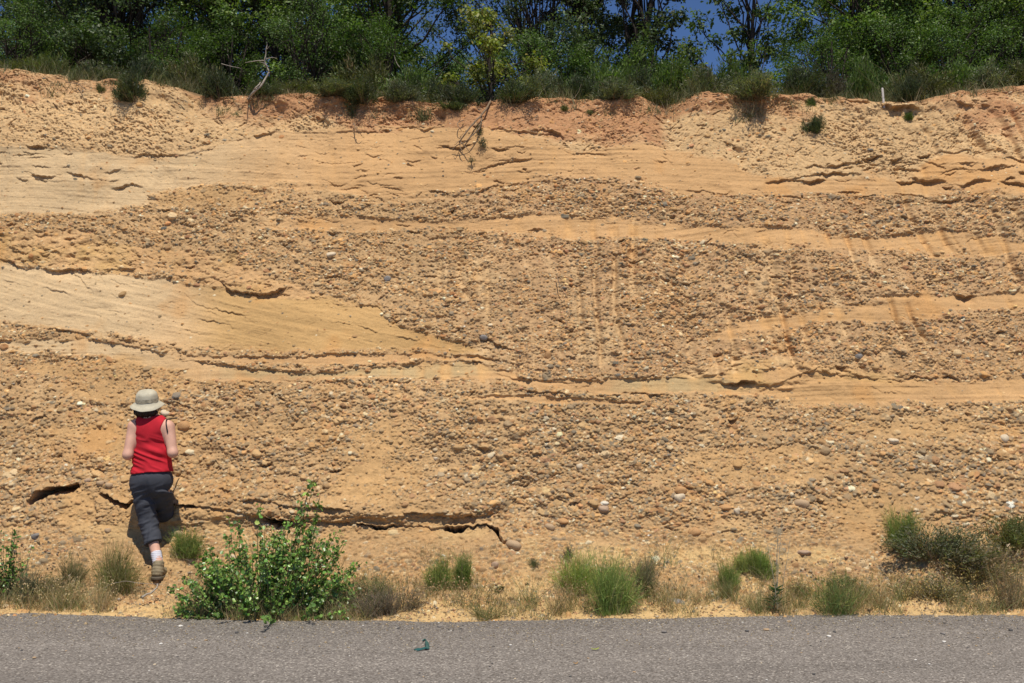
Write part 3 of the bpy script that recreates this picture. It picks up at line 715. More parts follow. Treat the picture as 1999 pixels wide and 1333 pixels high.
# ------------------------------------------------------------------ trees on the hilltop
HOLM = (0.062, 0.092, 0.040); HOLM2 = (0.11, 0.14, 0.07)
OAK = (0.105, 0.165, 0.036); OAK2 = (0.17, 0.23, 0.055)
YEL = (0.16, 0.19, 0.030); YEL2 = (0.24, 0.23, 0.05)
kinds = {
    'holm': [tree_meshes('holm_oak', 4.4, 3.4, 0.35, 110, 60000, 0.044, HOLM, HOLM2, 3) for _ in range(2)],
    'oak': [tree_meshes('oak', 4.4, 3.2, 0.4, 95, 44000, 0.052, OAK, OAK2, 2, 0.34) for _ in range(2)],
    'darkoak': [tree_meshes('dark_oak', 4.6, 3.3, 0.6, 80, 34000, 0.056, (0.075, 0.125, 0.028), (0.12, 0.18, 0.04), 1, 0.36, tr=0.11, limb_r=0.03)],
    'thin': [tree_meshes('thin_oak', 3.6, 1.5, 0.5, 40, 6000, 0.06, (0.10, 0.15, 0.04), (0.15, 0.20, 0.07), 2, 0.20, tr=0.045)],
    'slim': [tree_meshes('slim_holm', 3.8, 1.45, 0.4, 56, 17000, 0.052, (0.035, 0.052, 0.026), HOLM2, 2, 0.24)],
    'yellow': [tree_meshes('yellow_oak', 1.15, 1.15, 0.22, 34, 3600, 0.050, YEL, YEL2, 1, 0.13, tr=0.03, limb_r=0.008)],
    'bush': [tree_meshes('leafy_bush', 1.75, 1.6, 0.15, 50, 15000, 0.030, (0.068, 0.118, 0.028), (0.11, 0.165, 0.04), 3, 0.24, tr=0.03)],
}
used_kind = set()
def put_tree(kind, var, px, Yd, name, label, cat, group, sc=1.0, rz=0.0, top=None):
    trunk, crown = kinds[kind][var % len(kinds[kind])]
    x = (px - 999.5) / 2000.0 * (Yd * CP + 4.2 * SP)
    z = ground_z(x, Yd)
    o = empty(name, (x, Yd, z - 0.03), label, cat, group, rz)
    add_obj('trunk', trunk, o); add_obj('crown', crown, o)
    o.scale = (sc,) * 3 if not isinstance(sc, tuple) else sc
    return o
G = 'trees growing behind the rim'
TREES = [
    ('holm', 1, 160, 18.5, 'holm_oak', 'evergreen oak further back, between the two leftmost evergreens', 1.0, 4.1),
    ('oak', 0, 470, 18.0, 'oak_tree', 'green oak further back above the grey dead branch', 1.0, 3.1),
    ('oak', 1, 860, 19.5, 'oak_tree', 'distant green oak behind the blue gap left of the sapling', 0.62, 1.1),
    ('oak', 0, 1710, 18.5, 'oak_tree', 'green oak further back above the pale stake', 1.0, 3.6),
    ('holm', 1, 1950, 18.5, 'holm_oak', 'dark evergreen oak further back near the right end of the rim', 1.05, 1.9),
    ('holm', 0, 70, 15.0, 'holm_oak', 'dark evergreen oak at the far left end of the rim beside blue sky', 0.95, 0.3),
    ('holm', 1, 245, 14.6, 'holm_oak', 'dense dark evergreen oak above the drooping rim bush on the left', 1.0, 1.2),
    ('holm', 0, 400, 15.6, 'holm_oak', 'dark evergreen oak behind the olive dome shrub, left of the grey dead branch', 0.95, 2.5),
    ('oak', 0, 540, 14.6, 'oak_tree', 'light green broadleaf oak rising behind the bright leafy bush and dead branch', 0.92, 0.4),
    ('oak', 1, 665, 16.2, 'oak_tree', 'green broadleaf oak between the bright leafy bush and the dark branching oak', 0.95, 2.0),
    ('darkoak', 0, 768, 14.4, 'oak_tree', 'dark trunked oak with spreading limbs left of the yellow green sapling and blue gap', 0.80, 0.7),
    ('holm', 1, 1035, 15.0, 'holm_oak', 'wide grey green evergreen oak behind the yellow green sapling', (0.82, 0.9, 0.95), 3.6),
    ('slim', 0, 1145, 15.8, 'holm_oak', 'small evergreen oak at the right shoulder of the wide grey green oak', (1.15, 1.0, 0.9), 0.9),
    ('slim', 0, 1268, 14.8, 'holm_oak', 'slim upright evergreen oak with open sky on both sides', (1.3, 1.2, 1.0), 4.4),
    ('thin', 0, 1452, 14.6, 'oak_tree', 'thin sparse young oak with crooked bare limbs standing alone against blue sky', (0.92, 0.92, 0.93), 1.1),
    ('oak', 1, 1672, 14.8, 'oak_tree', 'broad green oak just right of the widest patch of blue sky', (0.88, 0.9, 0.92), 4.2),
    ('oak', 0, 1790, 15.4, 'oak_tree', 'broad green oak above the pale stake between two other green oaks', 0.95, 5.2),
    ('oak', 1, 1900, 14.5, 'oak_tree', 'bushy green oak second from the right end of the rim', 0.85, 0.2),
    ('holm', 0, 2010, 15.2, 'holm_oak', 'dark evergreen oak at the far right end of the rim', 0.9, 5.0),
]
for kind, var, px, Yd, nm, lab, sc, rz in TREES:
    put_tree(kind, var, px, Yd, nm, lab, 'tree', G, sc, rz)
put_tree('yellow', 0, 958, 11.95, 'oak_sapling', 'yellow green oak sapling leaning out from the middle of the rim', 'small tree', None, (1.0, 0.8, 1.02), 0.5)
put_tree('bush', 0, 600, 12.9, 'leafy_bush', 'bright green leafy bush, the largest on the rim, right of the grey dead branch', 'bush', None, (0.84, 0.8, 0.88), 0.5)

for px, Yd, sc, rz, lab in [
    (40, 13.4, (0.8, 0.8, 0.75), 1.0, 'green undergrowth bush below the leftmost evergreen oak'),
    (165, 13.8, (0.9, 0.8, 0.72), 2.2, 'green undergrowth bush left of the tall dark shrub'),
    (330, 13.6, (0.9, 0.8, 0.78), 3.1, 'green undergrowth bush behind the olive dome shrub'),
    (440, 13.9, (0.8, 0.8, 0.80), 4.4, 'green undergrowth bush behind the grey dead branch'),
    (735, 13.5, (0.95, 0.8, 0.82), 5.0, 'green undergrowth bush around the trunk of the dark branching oak'),
    (1030, 13.6, (0.95, 0.8, 0.72), 0.2, 'green undergrowth bush right of the sapling under the wide oak'),
    (1130, 13.9, (0.8, 0.8, 0.72), 1.7, 'green undergrowth bush under the right shoulder of the wide oak'),
    (1255, 13.6, (0.62, 0.7, 0.72), 2.9, 'green undergrowth bush around the foot of the slim upright oak'),
    (1615, 13.5, (0.8, 0.8, 0.78), 3.8, 'green undergrowth bush right of the widest patch of sky'),
    (1740, 13.8, (0.95, 0.8, 0.85), 5.4, 'green undergrowth bush behind the pale stake'),
    (1870, 13.5, (0.9, 0.8, 0.85), 0.9, 'green undergrowth bush below the bushy oak near the right end'),
    (1975, 13.8, (0.9, 0.8, 0.85), 2.5, 'green undergrowth bush at the extreme right behind the rim')]:
    put_tree('bush', 0, px, Yd, 'undergrowth_bush', lab, 'bush', 'undergrowth bushes below the trees', sc, rz)
# ------------------------------------------------------------------ shrubs along the rim
SH = {
    'grey': shrub_mesh('grey_shrub', 0.60, 0.45, 11000, 0.028, (0.11, 0.125, 0.062), (0.16, 0.165, 0.09)),
    'dark': shrub_mesh('dark_shrub', 0.60, 0.45, 12000, 0.026, (0.056, 0.073, 0.030), (0.085, 0.10, 0.043)),
    'olive': shrub_mesh('olive_shrub', 0.60, 0.45, 11000, 0.028, (0.105, 0.115, 0.036), (0.15, 0.145, 0.05)),
    'green': shrub_mesh('green_shrub', 0.60, 0.45, 11000, 0.030, (0.09, 0.14, 0.030), (0.14, 0.20, 0.045)),
    'broom': shrub_mesh('broom_shrub', 0.60, 0.45, 9000, 0.045, (0.10, 0.13, 0.03), (0.14, 0.15, 0.05), aspect=6),
    'vgrey': shrub_mesh('grey_shrub', 0.60, 0.45, 7000, 0.026, (0.17, 0.17, 0.10), (0.12, 0.14, 0.06), twig=(0.25, 0.2, 0.14)),
    'volive': shrub_mesh('olive_shrub', 0.60, 0.45, 7000, 0.028, (0.15, 0.165, 0.06), (0.22, 0.2, 0.1), twig=(0.25, 0.2, 0.14)),
    'vdry': shrub_mesh('dry_shrub', 0.60, 0.45, 4500, 0.026, (0.27, 0.21, 0.13), (0.14, 0.14, 0.06), twig=(0.32, 0.25, 0.16)),
    'dry': shrub_mesh('dry_shrub', 0.60, 0.45, 3800, 0.024, (0.10, 0.085, 0.05), (0.05, 0.06, 0.025), twig=(0.22, 0.18, 0.12)),
}
RIM = [  # kind, px, top py, Y, width px, label
    ('olive', 30, 110, 12.1, 120, 'low olive shrub at the extreme left end of the rim'),
    ('broom', 112, 98, 12.2, 110, 'yellowish green feathery shrub near the left end of the rim'),
    ('grey', 185, 112, 12.0, 120, 'grey green shrub just left of the drooping dark bush on the left of the rim'),
    ('dark', 275, 84, 12.6, 110, 'tall dark shrub standing behind the drooping dark bush'),
    ('dark', 318, 130, 12.0, 80, 'small dark shrub right of the drooping bush where the bare rim humps up'),
    ('olive', 375, 92, 12.1, 130, 'large dome shaped olive shrub left of the grey dead branch'),
    ('dark', 505, 148, 11.95, 90, 'low dark shrub right at the foot of the grey dead branch'),
    ('olive', 575, 150, 12.0, 110, 'low olive shrub under the bright leafy bush'),
    ('grey', 650, 148, 11.95, 100, 'low grey shrub below the right side of the bright leafy bush'),
    ('olive', 735, 98, 12.5, 160, 'tall olive shrub just right of the bright leafy bush'),
    ('dark', 712, 148, 11.9, 100, 'low dark shrub above the trailing plant that hangs from the rim'),
    ('green', 800, 108, 12.3, 130, 'green shrub below the dark branching oak'),
    ('grey', 780, 150, 11.9, 90, 'low grey shrub in front of the green shrub below the dark oak'),
    ('dark', 850, 135, 12.0, 120, 'dark shrub left of the sapling under the blue gap'),
    ('dark', 905, 150, 11.85, 100, 'dark low shrub at the left foot of the yellow green sapling'),
    ('dark', 1000, 145, 11.9, 120, 'dark shrub at the right foot of the yellow green sapling'),
    ('grey', 1060, 125, 12.0, 130, 'grey green shrub second to the right of the sapling'),
    ('dark', 1120, 130, 12.0, 100, 'dark shrub above the small plants sprouting from the upper face'),
    ('green', 1180, 108, 12.4, 170, 'broad green shrub under the gap between the wide oak and the slim oak'),
    ('grey', 1195, 145, 11.9, 100, 'low grey shrub in front of the broad green shrub'),
    ('dark', 1255, 125, 12.0, 100, 'dark shrub just left of the clump that spills over the rim'),
    ('green', 1310, 105, 12.4, 150, 'green shrub below the slim upright oak'),
    ('grey', 1375, 120, 12.0, 130, 'grey shrub left below the thin sparse oak'),
    ('green', 1425, 108, 12.5, 130, 'bushy green shrub at the foot of the thin sparse oak'),
    ('grey', 1478, 128, 11.95, 130, 'silvery grey shrub with pale heads below the widest patch of sky'),
    ('dark', 1555, 112, 12.1, 120, 'dark brownish shrub at the right edge of the widest patch of sky'),
    ('dry', 1620, 118, 12.0, 90, 'straw coloured shrub of bare stems left of the pale stake'),
    ('green', 1685, 105, 12.7, 110, 'green shrub right behind the pale stake'),
    ('dark', 1772, 135, 11.85, 60, 'narrow dark shrub just right of the pale stake'),
    ('olive', 1795, 112, 12.1, 140, 'olive shrub second to the right of the pale stake'),
    ('green', 1860, 105, 12.3, 150, 'green shrub third from the right end of the rim'),
    ('grey', 1925, 118, 12.0, 120, 'grey shrub second from the right end of the rim'),
    ('olive', 1985, 105, 12.0, 120, 'olive shrub at the extreme right end of the rim'),
]
nmk = {'vgrey': 'grey_shrub', 'volive': 'olive_shrub', 'vdry': 'dry_shrub', 'grey': 'heath_shrub', 'dark': 'dark_shrub', 'olive': 'olive_shrub', 'green': 'green_shrub', 'broom': 'broom_shrub', 'dry': 'dry_shrub'}
def put_shrub(kind, x, y, z, w, hgt, label, rz=None, group='shrubs along the rim', cat='shrub', tilt=0.0):
    o = add_obj(nmk[kind], SH[kind]); o.location = (x, y, z); w0, h0 = 0.82, 0.50
    o.scale = (w / w0, w / w0, hgt / h0); o.rotation_euler = (tilt, 0, R.uniform(0, 6) if rz is None else rz)
    return tag(o, label, cat, group)
for kind, px, top, Yd, w, lab in RIM:
    Yd = 11.52 if Yd < 11.97 else Yd
    x = unproj(px, top, Yd)[0]; gz_ = ground_z(x, Yd) - 0.03; zt = unproj(px, top, Yd)[2]
    put_shrub(kind, x, Yd, gz_, w / 2000 * Yd * 1.12, max(zt - gz_, 0.2), lab)
# shrubs that hang over or grow on the face
for kind, px, py, w, hpx, lab in [
    ('dark', 262, 196, 90, 66, 'drooping dark bush hanging over the left part of the rim'),
    ('dark', 432, 190, 85, 72, 'dark dome shaped shrub seated on the lip left of the grey dead branch'),
    ('olive', 1300, 206, 95, 52, 'olive clump spilling over the rim near the middle right'),
    ('dark', 1592, 258, 44, 46, 'small dark round bush growing alone on the upper right of the face'),
    ('green', 1781, 233, 30, 24, 'tiny green tuft on the face below the pale stake'),
    ('grey', 465, 226, 30, 18, 'tiny grey plant on the face below the dead branch'),
    ('olive', 190, 182, 34, 30, 'tiny olive plant on the face left of the drooping bush'),
    ('dark', 880, 212, 60, 22, 'small dark plant hanging on the face left of the dangling roots'),
    ('olive', 1100, 216, 34, 20, 'tiny plant on the face left of its twin below the dark rim shrub'),
    ('grey', 1155, 222, 30, 18, 'tiny grey plant on the face below the low grey rim shrub'),
    ('green', 1586, 206, 30, 26, 'small green plant on the lip straight above the round bush'),
]:
    p = face_point(px, min(py, 300)); put_shrub(kind, p[0], p[1] + 0.04, p[2] - 0.02, w / 2000 * p[1] * 1.15, hpx / 2000 * p[1] * 1.05, lab, group='plants growing on the cut face', cat='shrub')

# ------------------------------------------------------------------ grasses: what nobody could count
def grass_field(name, label, cat, spots, n, hmin, hmax, width, colr, alt, p_alt, mat, spread=0.05):
    wgt = np.exp(R.normal(0, 1.0, len(spots))); k = R.choice(len(spots), n, p=wgt / wgt.sum()); S = np.asarray(spots)[k]
    hm = np.exp(R.normal(-0.25, 0.45, len(spots)))[k]; cm = R.random(len(spots))[k] < p_alt
    b = S + np.stack([R.normal(0, spread, n), R.normal(0, spread, n), np.zeros(n)], -1)
    hh = R.uniform(hmin, hmax, n) * hm; l = R.normal(0, 0.45, (n, 2)) * hh[:, None]
    t = b + np.stack([l[:, 0], l[:, 1], hh], -1)
    V, F, Cc = blades(b, t, width * R.uniform(0.6, 1.3, n), np.where(cm[:, None], colvar(alt, n, 0.25, 0.08, colr, 0.2), colvar(colr, n, 0.25, 0.08, alt, 0.1)), 0.25, 3, 0.2)
    o = add_obj(name, make_mesh(name, V, F, mat, Cc)); tag(o, label, cat, kind='stuff'); return o
spots = []
for k in range(900):
    x = R.uniform(-7, 7); y = 11.42 + R.random() ** 1.3 * 1.4 + 0.12 * math.sin(x * 5.3) * math.sin(x * 2.1)
    spots.append((x, y, ground_z(x, y) - 0.02))
grass_field('rim_grass', 'dull green and straw grass filling the gaps between shrubs along the rim', 'grass', spots, 20000, 0.05, 0.17, 0.006, (0.12, 0.125, 0.05), (0.24, 0.20, 0.11), 0.35, M_stem, 0.06)
spots = []
for k in range(2600):
    x = R.uniform(-4.6, 4.6); e = float(edge_y(x)); y = e + 0.01 + R.random() ** 1.4 * 0.42
    if fbm(np.array([x * 1.4]), np.array([y * 1.4]), 3, 2)[0] < -0.12 + 0.15 * (y - e - 0.1): continue
    if -3.45 < x < -2.7 and y > e + .16: continue
    spots.append((x, y, ground_z(x, y) - 0.01))
grass_field('verge_grass', 'thin dry straw grass and weeds along the edge of the asphalt', 'grass', spots, 19000, 0.02, 0.19, 0.003, (0.38, 0.285, 0.15), (0.17, 0.19, 0.07), 0.4, M_straw, 0.03)
spots = []
for k in range(330):
    x = R.uniform(-4.7, 4.7); y = R.uniform(8.2, 8.85)
    if fbm(np.array([x * 1.1 + 3]), np.array([y * 2]), 3, 4)[0] < 0.0: continue
    spots.append((x, y, ground_z(x, y) - 0.01))
grass_field('bank_grass', 'sparse dry grass stalks dotted over the foot of the bank', 'grass', spots, 4200, 0.04, 0.20, 0.003, (0.30, 0.24, 0.12), (0.11, 0.14, 0.05), 0.4, M_straw, 0.04)

# ------------------------------------------------------------------ plants on the verge
def bush_foreground():
    base = unproj(520, 1205, 8.02); base[2] = ground_z(base[0], 8.02) - 0.02
    o = empty('leafy_bush', tuple(base), 'large bright green glossy leaved bush at the asphalt edge right of the hiker', 'bush')
    stems = []; P, N, Cc, S = [], [], [], []
    targets = []
    sc = 8.0 / 2000
    outline = [(360, 1120), (385, 1090), (410, 1075), (440, 1050), (455, 1010), (505, 985), (530, 1040), (560, 1010), (585, 985), (612, 940), (622, 975), (640, 1040), (668, 1050), (690, 1100), (680, 1150), (385, 1160), (365, 1190), (690, 1190)]
    for (px, py) in outline:
        for _ in range(3): targets.append((px + R.normal(0, 7), py + R.normal(0, 8) + (6 if _ else 0)))
    for _ in range(215):
        px = R.uniform(352, 692); lo = np.interp(px, [360, 410, 455, 505, 550, 610, 640, 690], [1125, 1085, 1045, 1030, 1045, 1010, 1055, 1115])
        targets.append((px, R.uniform(lo, 1190)))
    for (px, py) in targets:
        tp = unproj(px, py, 8.02) - base; tp[1] = R.normal(0, 0.17) * (1 if py > 1030 else 0.3) + 0.02
        b = np.array([np.clip(tp[0] * 0.45 + R.normal(0, 0.06), -0.5, 0.5), tp[1] * 0.4, 0.0])
        if tp[2] < 0.03: tp[2] = 0.03 + 0.06 * R.random()
        p = curve_pts(b, tp, 8, 0.05); stems.append(tube(p, np.linspace(0.006, 0.0018, 8), 4))
        L = np.linalg.norm(tp - b); nl = int(10 + 26 * L) if py < 1010 else int(17 + 52 * L)
        t = R.uniform(0.18, 1.02, nl); q = np.stack([np.interp(t, np.linspace(0, 1, 8), p[:, c]) for c in range(3)], -1)
        off = unit(R.normal(size=(nl, 3))) * R.uniform(0.012, 0.038, (nl, 1)); off[:, 2] *= 0.5
        P.append(q + off); N.append(unit(off / 0.03 * 0.6 + np.array([0, -0.35, 0.6]) + R.normal(0, 0.55, (nl, 3))))
        Cc.append(colvar((0.13, 0.24, 0.045), nl, 0.35, 0.08, (0.23, 0.34, 0.08), 0.35)); S.append(R.uniform(0.015, 0.036, nl) * (1.2 if py < 1010 else 1))
    P, N, Cc, S = map(np.concatenate, (P, N, Cc, S))
    V, F, Cc = leaves(P, N, S, Cc, 1.12, 0.15, 'round')
    add_obj('foliage', make_mesh('foliage', V, F, M_gloss, Cc), o)
    sv, sf = join(stems); add_obj('stems', make_mesh('stems', sv, sf, simple_mat('shoot_bark', (0.16, 0.13, 0.06), 0.8), smooth=True), o)
bush_foreground()
def leafy_plant(px, py, Yd, wpx, hpx, label, n=240, colr=(0.12, 0.23, 0.045), size=0.03):
    b = unproj(px, py, Yd); b[2] = ground_z(b[0], Yd) - 0.02
    o = empty('leafy_plant', tuple(b), label, 'plant'); k = 8 / 2000
    stems = []; P, N = [], []
    for _ in range(max(8, n // 14)):
        tp = np.array([R.normal(0, 0.3) * wpx * k * 0.6, R.normal(0, 0.08), hpx * k * R.uniform(0.35, 1.0)])
        p = curve_pts((tp[0] * 0.25, tp[1] * 0.3, 0), tp, 7, 0.06); stems.append(tube(p, np.linspace(0.004, 0.0015, 7), 4))
        m = 16; t = R.uniform(0.25, 1.02, m); q = np.stack([np.interp(t, np.linspace(0, 1, 7), p[:, c]) for c in range(3)], -1)
        off = unit(R.normal(size=(m, 3))) * R.uniform(0.01, 0.03, (m, 1)); P.append(q + off); N.append(unit(np.array([0, -0.35, 0.6]) + R.normal(0, 0.55, (m, 3))))
    P, N = np.concatenate(P), np.concatenate(N)
    V, F, Cc = leaves(P, N, size * R.uniform(0.5, 1.1, len(P)), colvar(colr, len(P), 0.3, 0.08, (0.12, 0.2, 0.05), 0.25), 1.15, 0.15, 'round')
    add_obj('foliage', make_mesh('foliage', V, F, M_gloss, Cc), o)
    sv, sf = join(stems); add_obj('stems', make_mesh('stems', sv, sf, M_bark), o)
leafy_plant(12, 1170, 8.3, 110, 150, 'glossy leaved green plant cut by the left edge of the picture', 520)
leafy_plant(350, 1190, 8.0, 60, 50, 'low leafy sprig on bare sand at the left foot of the big bush', 120, size=0.024)

BRG = (0.19, 0.25, 0.055); BRY = (0.30, 0.33, 0.09)
def put_broom(px, py, Yd, wpx, hpx, n, label, colr=BRG, alt=BRY, name='broom_plant', cat='broom plant', width=0.0032, side=3, group=None, yscale=1):
    b = unproj(px, py, Yd); b[2] = ground_z(b[0], Yd) - 0.015
    k = Yd / 2000.0
    m = broom_mesh(name, wpx * k, hpx * k, n, colr, alt, width=width, side=side)
    o = add_obj(name, m); o.location = b
    return tag(o, label, cat, group)
def gy(py):   # depth of the verge/bank surface seen at this row
    yy = np.linspace(7.8, 9.2, 200); zz = np.array([np.interp(v, Yf[:1400:4, NX // 2], Zf[:1400:4, NX // 2]) for v in yy])
    _, q = proj(np.zeros(200), yy, zz); return float(yy[np.argmin(np.abs(q - py))])
put_broom(862, 1138, gy(1138), 55, 70, 520, 'left lobe of the pair of bright green broom tufts right of the big bush', name='broom_tuft', cat='broom tuft')
put_broom(904, 1145, gy(1145), 55, 66, 560, 'darker right lobe of the pair of broom tufts right of the big bush', (0.17, 0.24, 0.05), BRG, name='broom_tuft', cat='broom tuft')
put_broom(1418, 1155, gy(1152), 55, 52, 560, 'small round bright green broom tuft left of the tall thin weed', (0.17, 0.24, 0.05), BRY, name='broom_tuft', cat='broom tuft')
put_broom(1456, 1118, gy(1118), 50, 48, 420, 'yellowish left lobe of the broom pair on the bank above the small round tuft', BRY, BRG, name='broom_tuft', cat='broom tuft')
put_broom(1490, 1130, gy(1130), 56, 60, 560, 'right lobe of the broom pair on the bank beside the tall thin weed', (0.17, 0.24, 0.05), BRG, name='broom_tuft', cat='broom tuft')
put_broom(1762, 1108, 8.85, 66, 80, 620, 'upright green broom tuft at the left end of the grey thicket on the right', (0.17, 0.24, 0.05), BRY, name='broom_tuft', cat='broom tuft')
put_broom(1130, 1160, 8.5, 100, 84, 560, 'yellow green feathery broom at the left of the central clump', (0.22, 0.30, 0.06), (0.32, 0.36, 0.10))
put_broom(1195, 1200, 8.05, 120, 118, 760, 'largest green broom plant of the central clump rooted at the asphalt', (0.16, 0.23, 0.055), BRY)
put_broom(1262, 1165, 8.4, 95, 80, 480, 'grey brown half dry broom at the right of the central clump', (0.20, 0.175, 0.10), (0.15, 0.19, 0.06))
put_broom(1628, 1202, 8.03, 135, 95, 230, 'sparse wispy green broom leaning right at the asphalt edge', (0.14, 0.19, 0.055), BRY, side=4)
put_broom(230, 1148, 8.5, 110, 100, 520, 'brownish green broom clump in the shadow behind the hiker left foot', (0.15, 0.16, 0.045), (0.26, 0.20, 0.10))
put_broom(140, 1130, 8.6, 75, 70, 240, 'small dull broom clump on the bank between the edge plant and the hiker', (0.17, 0.17, 0.07), (0.3, 0.23, 0.12))
put_broom(366, 1094, 8.8, 70, 62, 560, 'green broom tuft on the bank just right of the hiker shins', (0.17, 0.24, 0.05), BRY, name='broom_tuft', cat='broom tuft')
put_broom(50, 1175, 8.3, 80, 70, 260, 'grey green wispy clump beside the left edge plant', (0.11, 0.12, 0.07), (0.2, 0.18, 0.1))
put_broom(760, 1206, 8.0, 130, 62, 620, 'mauve grey dry clump at the asphalt edge right of the big bush', (0.21, 0.165, 0.12), (0.13, 0.12, 0.07), name='dry_clump', cat='dry plant', side=4)
put_broom(720, 1165, 8.3, 130, 72, 330, 'pale green weedy clump behind the dry mauve clump', (0.13, 0.16, 0.06), (0.3, 0.25, 0.13), name='weed_clump', cat='weed', side=3)
put_broom(948, 1210, 7.98, 110, 42, 220, 'low yellow green grass tuft at the asphalt edge below the broom pair', (0.16, 0.18, 0.06), (0.4, 0.3, 0.15), name='grass_tuft', cat='grass tuft', side=1)
put_broom(1108, 1100, 8.8, 26, 24, 120, 'tiny grey dead sprig on the bank between broom pair and central clump', (0.13, 0.11, 0.08), (0.2, 0.16, 0.1), name='dead_sprig', cat='dry plant')
put_broom(1978, 1200, 8.1, 70, 125, 330, 'tall straw coloured dry tussock at the right edge of the picture', (0.34, 0.25, 0.13), (0.2, 0.19, 0.08), name='dry_tussock', cat='grass tussock', side=1)
for px, py, Yd, w, h_, kind, lab in [
    (1830, 1130, 8.75, 130, 62, 'grey', 'grey green low shrub next to the upright broom tuft on the right bank'),
    (1905, 1150, 8.65, 140, 66, 'dry', 'brownish twiggy shrub in the middle of the right thicket'),
    (1970, 1125, 8.85, 100, 62, 'olive', 'olive shrub at the back of the right thicket by the picture edge'),
    (1830, 1170, 8.35, 120, 42, 'dry', 'low dry twiggy shrub in front of the right thicket'),
    (1655, 1150, 8.5, 90, 42, 'olive', 'small olive shrub between the wispy broom and the right thicket'),
    (1560, 1150, 8.5, 80, 22, 'dry', 'low brown mat of twigs right of the tall thin weed'),
    (90, 1160, 8.4, 130, 46, 'dry', 'low dry shrub at the foot of the bank beside the left edge plant'),
    (1040, 1112, 8.75, 24, 18, 'grey', 'tiny grey plant alone on the gravel between the tufts'),
    (980, 1150, 8.5, 34, 16, 'dark', 'tiny dark plant on the bank right of the broom pair')]:
    b = unproj(px, py, Yd); put_shrub('v' + kind if kind != 'dark' else kind, b[0], Yd, ground_z(b[0], Yd) - 0.02, w * Yd / 2000 * (1.55 if px > 1700 else 1.1), h_ * Yd / 2000 * (1.35 if px > 1700 else 1.1), lab, group='shrubs at the foot of the bank')

def tall_weed():
    b = unproj(1514, 1200, 8.05); b[2] = ground_z(b[0], 8.05) - 0.01
    o = empty('tall_weed', tuple(b), 'tall thin weed with pale bare stalks and a leafy dark green base', 'weed')
    n = 5; base = R.normal(0, 0.012, (n, 3)) * np.array([1, 1, 0]); tip = np.stack([R.normal(0, 0.05, n), R.normal(0, 0.05, n), R.uniform(0.5, 0.95, n)], -1)
    parts = [tube(curve_pts(base[k], tip[k], 8, 0.02), np.linspace(0.0026, 0.0008, 8), 4) for k in range(n)]
    for k in range(40):
        j = R.integers(n); t = R.uniform(0.45, 1); p = base[j] + (tip[j] - base[j]) * t
        parts.append(tube(curve_pts(p, p + np.array([R.normal(0, 0.035), R.normal(0, 0.03), R.uniform(0.03, 0.1)]), 4, 0.05), [0.0012] * 4, 3))
    v, f = join(parts); add_obj('stalks', make_mesh('stalks', v, f, simple_mat('pale_stalk', (0.42, 0.38, 0.27), 0.8)), o)
    m = 60; a = R.uniform(0, 2 * pi, m); zz = R.uniform(0, 0.22, m); P = np.stack([np.cos(a) * 0.005, np.sin(a) * .005, zz], -1)
    T_ = P + np.stack([np.cos(a), np.sin(a), R.uniform(0.1, 0.7, m)], -1) * (0.13 - 0.3 * zz[:, None])
    V, F, Cc = blades(P, T_, np.full(m, 0.014), colvar((0.07, 0.13, 0.04), m, 0.2), 0.2, 3, 0.1)
    add_obj('leaves', make_mesh('leaves', V, F, M_leaf, Cc), o)
tall_weed()
def flower_weeds(name, label, x0, x1, y0, y1, n, colr):
    """thin branching stalks topped by little pale seed heads"""
    P, Tt = [], []; 
    for k in range(n):
        x = R.uniform(x0, x1); y = R.uniform(y0, y1); z = ground_z(x, y)
        P.append((x, y, z)); Tt.append((x + R.normal(0, 0.03), y + R.normal(0, 0.03), z + R.uniform(0.06, 0.19)))
    P, Tt = np.array(P), np.array(Tt)
    out_ = [blades(P, Tt, np.full(n, 0.0025), colvar((0.28, 0.24, 0.10), n, 0.2), 0.15, 3, 0.5)]
    m = n * 5; k = R.integers(0, n, m); c = Tt[k] + R.normal(0, 0.022, (m, 3))
    out_.append(blades(P[k] + (Tt[k] - P[k]) * 0.7, c, np.full(m, 0.0018), colvar((0.28, 0.24, 0.10), m, 0.2), 0.1, 1, 1))
    V, F, Cc = merge(out_)
    hv, hf, hc = leaves(np.repeat(c, 3, 0), unit(R.normal(size=(3 * m, 3))), R.uniform(0.006, 0.013, 3 * m), colvar(colr, 3 * m, 0.15, 0.05), 1.1, 0.1, 'round')
    off = len(V); F = [f for f in F] + [hf + off]
    me = make_mesh(name, np.concatenate([V, hv]), F, M_straw, np.concatenate([Cc, hc]))
    tag(add_obj(name, me), label, 'weeds', kind='stuff')
flower_weeds('flowering_weeds', 'pale yellow seed heads on dry weeds in front of the right thicket', 2.05, 3.85, 8.1, 8.45, 190, (0.62, 0.47, 0.20))
flower_weeds('seeding_weeds', 'tan seed heads on dry weeds between the big bush and the central broom', -1.35, -0.1, 8.05, 8.4, 190, (0.52, 0.36, 0.20))
flower_weeds('withered_weeds', 'tan seed heads on dry weeds around the central broom clump', 0.35, 1.25, 8.0, 8.3, 120, (0.50, 0.36, 0.20))
flower_weeds('faded_weeds', 'straw seed heads on dry weeds at the left near the asphalt', -4.0, -3.1, 8.05, 8.3, 90, (0.55, 0.42, 0.24))

